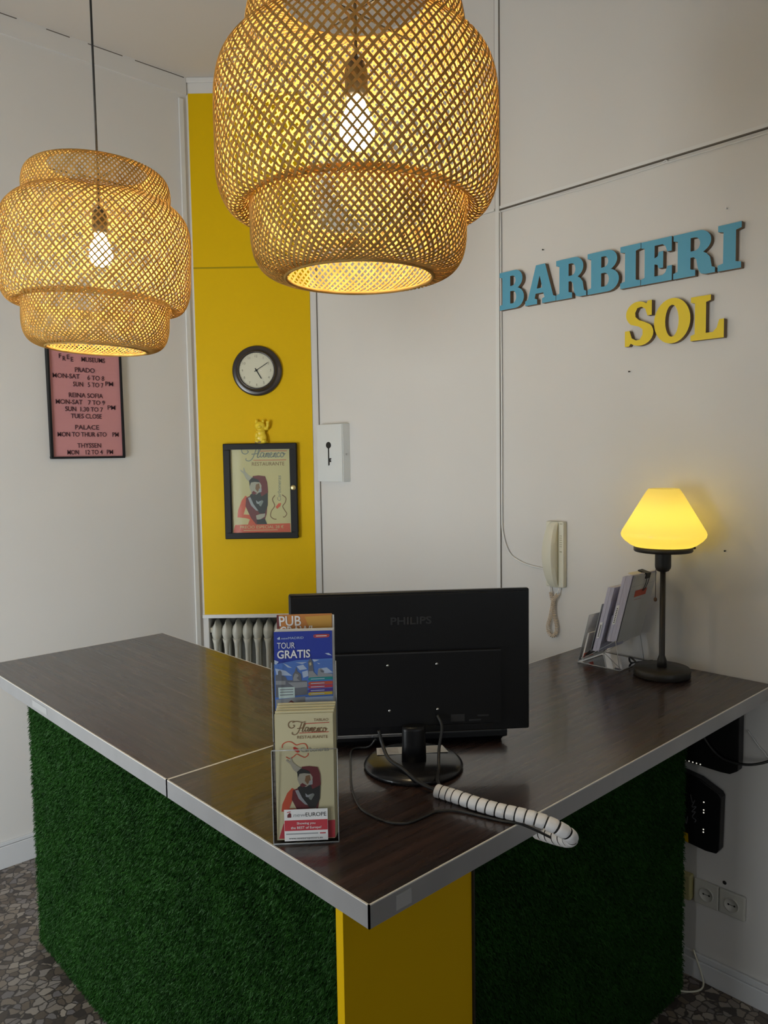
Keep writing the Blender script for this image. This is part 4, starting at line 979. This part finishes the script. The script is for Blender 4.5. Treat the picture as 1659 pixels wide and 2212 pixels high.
def spinelab(par, y, z, z0, z1):
    mb = MB(); w = .011
    mb.face([(RX0+.001,y+lean*(z0-z)-.004,z0),(RX0+.001,y+lean*(z0-z)-.004-w,z0+.003),(RX0+.001,y+lean*(z1-z)-.004-w,z1+.003),(RX0+.001,y+lean*(z1-z)-.004,z1)],'whitep')
    n_ = 9
    for k in range(n_):
        a = z0+.006+(z1-z0-.012)*k/n_; yy = y+lean*(a-z)-.0075
        mb.face([(RX0+.0006,yy,a),(RX0+.0006,yy-.004,a+.001),(RX0+.0006,yy-.004,a+.0042),(RX0+.0006,yy,a+.0032)],'ink')
    mb.build('spine_label', par, fix=False)
spinelab(b1, 1.3445, ZT+.092, ZT+.150, ZT+.215)
b2 = bundle('paper_bundle','thinner lavender paper bundle with a spine label in the middle pocket',1.399,ZT+.050,.222,.024,'paperl',nsheets=2)
spinelab(b2, 1.399, ZT+.050, ZT+.095, ZT+.150)
b3 = thing('folded_leaflet','small folded leaflet with a red edge in the lowest pocket','leaflet',(2.32,1.445,ZT+.01))
mb = MB(); slant(mb, 1.446, ZT+.010, .095, 'card', .006, RX0+.01, RX1-.02); mb.build('folded_sheet', b3)
mb = MB(); slant(mb, 1.4385, ZT+.018, .016, 'redo', .002, RX0+.008, RX1-.09); mb.build('red_insert', b3)

# ------------------------------------------------------------------ under the desk, on the right wall
r1 = thing('router', 'black router fixed to the wall just under the desk top', 'router', (XW,1.08,.73))
def r1f(x, y, d): return V((XW-d, 1.230-x, .740+y))
mb = MB(); mb.shape([[(0,.02),(.02,.005),(.20,.0),(.228,.002),(.252,.018),(.255,.05),(.255,.235),(0,.235)]],.036,'black',r1f,.004); mb.build('housing', r1, bevel=.003)
for k in range(6):
    mb = MB(); mb.lathe([(.002,0),(.0022,.001),(.0005,.0016)],'led',(0,0,0),10,fr=lambda x,y,z,k=k: r1f(.072+.0125*k+x, .0075+.0+y, .040+z),cap=True); mb.build('status_light', r1)
r2 = thing('router', 'black router with yellow side strip lower on the wall', 'router', (XW,1.11,.47))
def r2f(x, y, d): return V((XW-d, 1.200-x, .472+y))
mb = MB(); mb.shape([[(0,.005),(.12,-.008),(.160,-.004),(.168,.01),(.172,.185),(.165,.196),(.10,.226),(.0,.242)]],.034,'black',r2f,.004); mb.build('housing', r2, bevel=.003)
mb = MB(); mb.shape([[(.0,.010),(.068,.0),(.066,.030),(.0,.038)]],.0008,'ylam',r2f,.0385); mb.build('yellow_strip', r2)
for x, y in ((.117,.153),(.117,.127),(.117,.118),(.117,.062),(.117,.053)):
    mb = MB(); mb.lathe([(.0022,0),(.0024,.001),(.0005,.0016)],'led',(0,0,0),10,fr=lambda a,b_,z,x=x,y=y: r2f(x+a, y+b_, .038+z),cap=True); mb.build('status_light', r2)
mb = MB(); mb.ribbon([(.073,.165),(.080,.140),(.088,.150),(.078,.125),(.092,.130),(.078,.108),(.090,.112),(.080,.092),(.092,.085),(.088,.076)],.003,'script',r2f,.0392); mb.ribbon([(.05,.06),(.052,.085),(.060,.062),(.064,.088)],.003,'script',r2f,.0392); mb.build('script_print', r2, fix=False)
mb = MB(); mb.tube([(XW-.045,1.115,.93),(XW-.05,1.085,.85),(XW-.05,1.03,.795),(XW-.05,.96,.79),(XW-.045,.90,.81),(XW-.03,.82,.86),(XW-.02,.7,.9),(XW-.02,.4,.95)],.0042,'rubber',8,6)
tag(mb.build('network_cable'), 'dark cable drooping across the upper router under the desk', 'cable')
mb = MB(); mb.tube([(XW-.004,.965,.885),(XW-.004,.94,.855),(XW-.004,.915,.83),(XW-.004,.86,.80),(XW-.004,.6,.78)],.0022,'trim',6,5); tag(mb.build('wall_cable'), 'thin pale cable on the wall right of the upper router', 'cable')
so = thing('wall_socket', 'double white wall socket low on the right wall', 'socket', (XW,1.04,.263))
mb = MB(); mb.box((XW-.012,.958,.262),(XW,1.042,.344),'outw'); mb.build('socket_plate', so, bevel=.006, seg=3); mb = MB(); mb.box((XW-.012,1.043,.262),(XW,1.125,.344),'outw'); mb.build('socket_plate', so, bevel=.004, seg=3)
for y in (1.0,1.082):
    mb = MB(); mb.lathe([(.0240,0),(.0235,.0035),(.0212,.0035),(.0205,.0006),(.0005,.0006)],'outw',(0,0,0),28,fr=lambda a,b_,z,y=y: V((XW-.012-z, y+a, .303+b_)))
    for q in (-.0095,.0095): mb.lathe([(.0032,0),(.0001,.0002)],'ink',(0,0,0),10,fr=lambda a,b_,z,y=y,q=q: V((XW-.0131-z, y+q+a, .303+b_)))
    mb.ribbon([(-.0095,0),(.0095,0)],.0016,'ink',lambda a,b_,d,y=y: V((XW-.0130-d, y+a, .303+b_)),.0,raw=True)
    mb.build('socket_insert', so, fix=False)
mb = MB(); mb.box((XW-.030,1.129,.268),(XW,1.175,.352),'outy'); tag(mb.build('yellowed_junction_box', bevel=.004), 'yellowed plastic box left of the wall sockets', 'junction box')
mb = MB(); mb.lathe([(.006,0),(.0065,.0008),(.0001,.001)],'ink',(0,0,0),14,fr=lambda a,b_,z: V((XW-z, 1.028+a, .362+b_))); tag(mb.build('wall_hole_disc'), 'small black disc drawn for a hole in the wall above the sockets', 'wall hole')  # flat black disc added for the dark of a wall hole
mb = MB(); mb.tube([(2.34,1.30,.004),(2.31,1.18,.004),(2.325,1.115,.004),(2.36,1.08,.004),(2.395,1.075,.006),(2.415,1.09,.03),(2.417,1.12,.10)],.003,'cream',8,6); tag(mb.build('floor_cable'), 'pale cable lying on the floor by the right baseboard', 'cable')

# ------------------------------------------------------------------ light
def area(name, loc, rot, sx, sy, power, col):
    l = bpy.data.lights.new(name, 'AREA'); l.shape = 'RECTANGLE'; l.size = sx; l.size_y = sy; l.energy = power; l.color = col
    o = bpy.data.objects.new(name, l); COL.objects.link(o); o.location = loc; o.rotation_euler = rot; return o
area('daylight_left', (X0-.80,(WY0+WY1)/2-.75,(WZ0+WZ1)/2-.1), (0,-PI/2,math.radians(52)), WZ1-WZ0, WY1-WY0+.3, 190, (.95,.97,1.))
area('daylight_behind', ((WX0+WX1)/2,Y0-.14,1.95), (PI/2,0,0), WX1-WX0, 1.9, 6, (.95,.97,1.))
w = bpy.data.worlds.new('world'); S.world = w; w.use_nodes = True
w.node_tree.nodes['Background'].inputs[0].default_value = (.8,.88,1,1); w.node_tree.nodes['Background'].inputs[1].default_value = .6
S.view_settings.view_transform = 'Standard'; S.view_settings.look = 'None'; S.view_settings.gamma = 1; S.view_settings.exposure = 0.0
S.view_settings.use_curve_mapping = False
S.cycles.transparent_max_bounces = 32
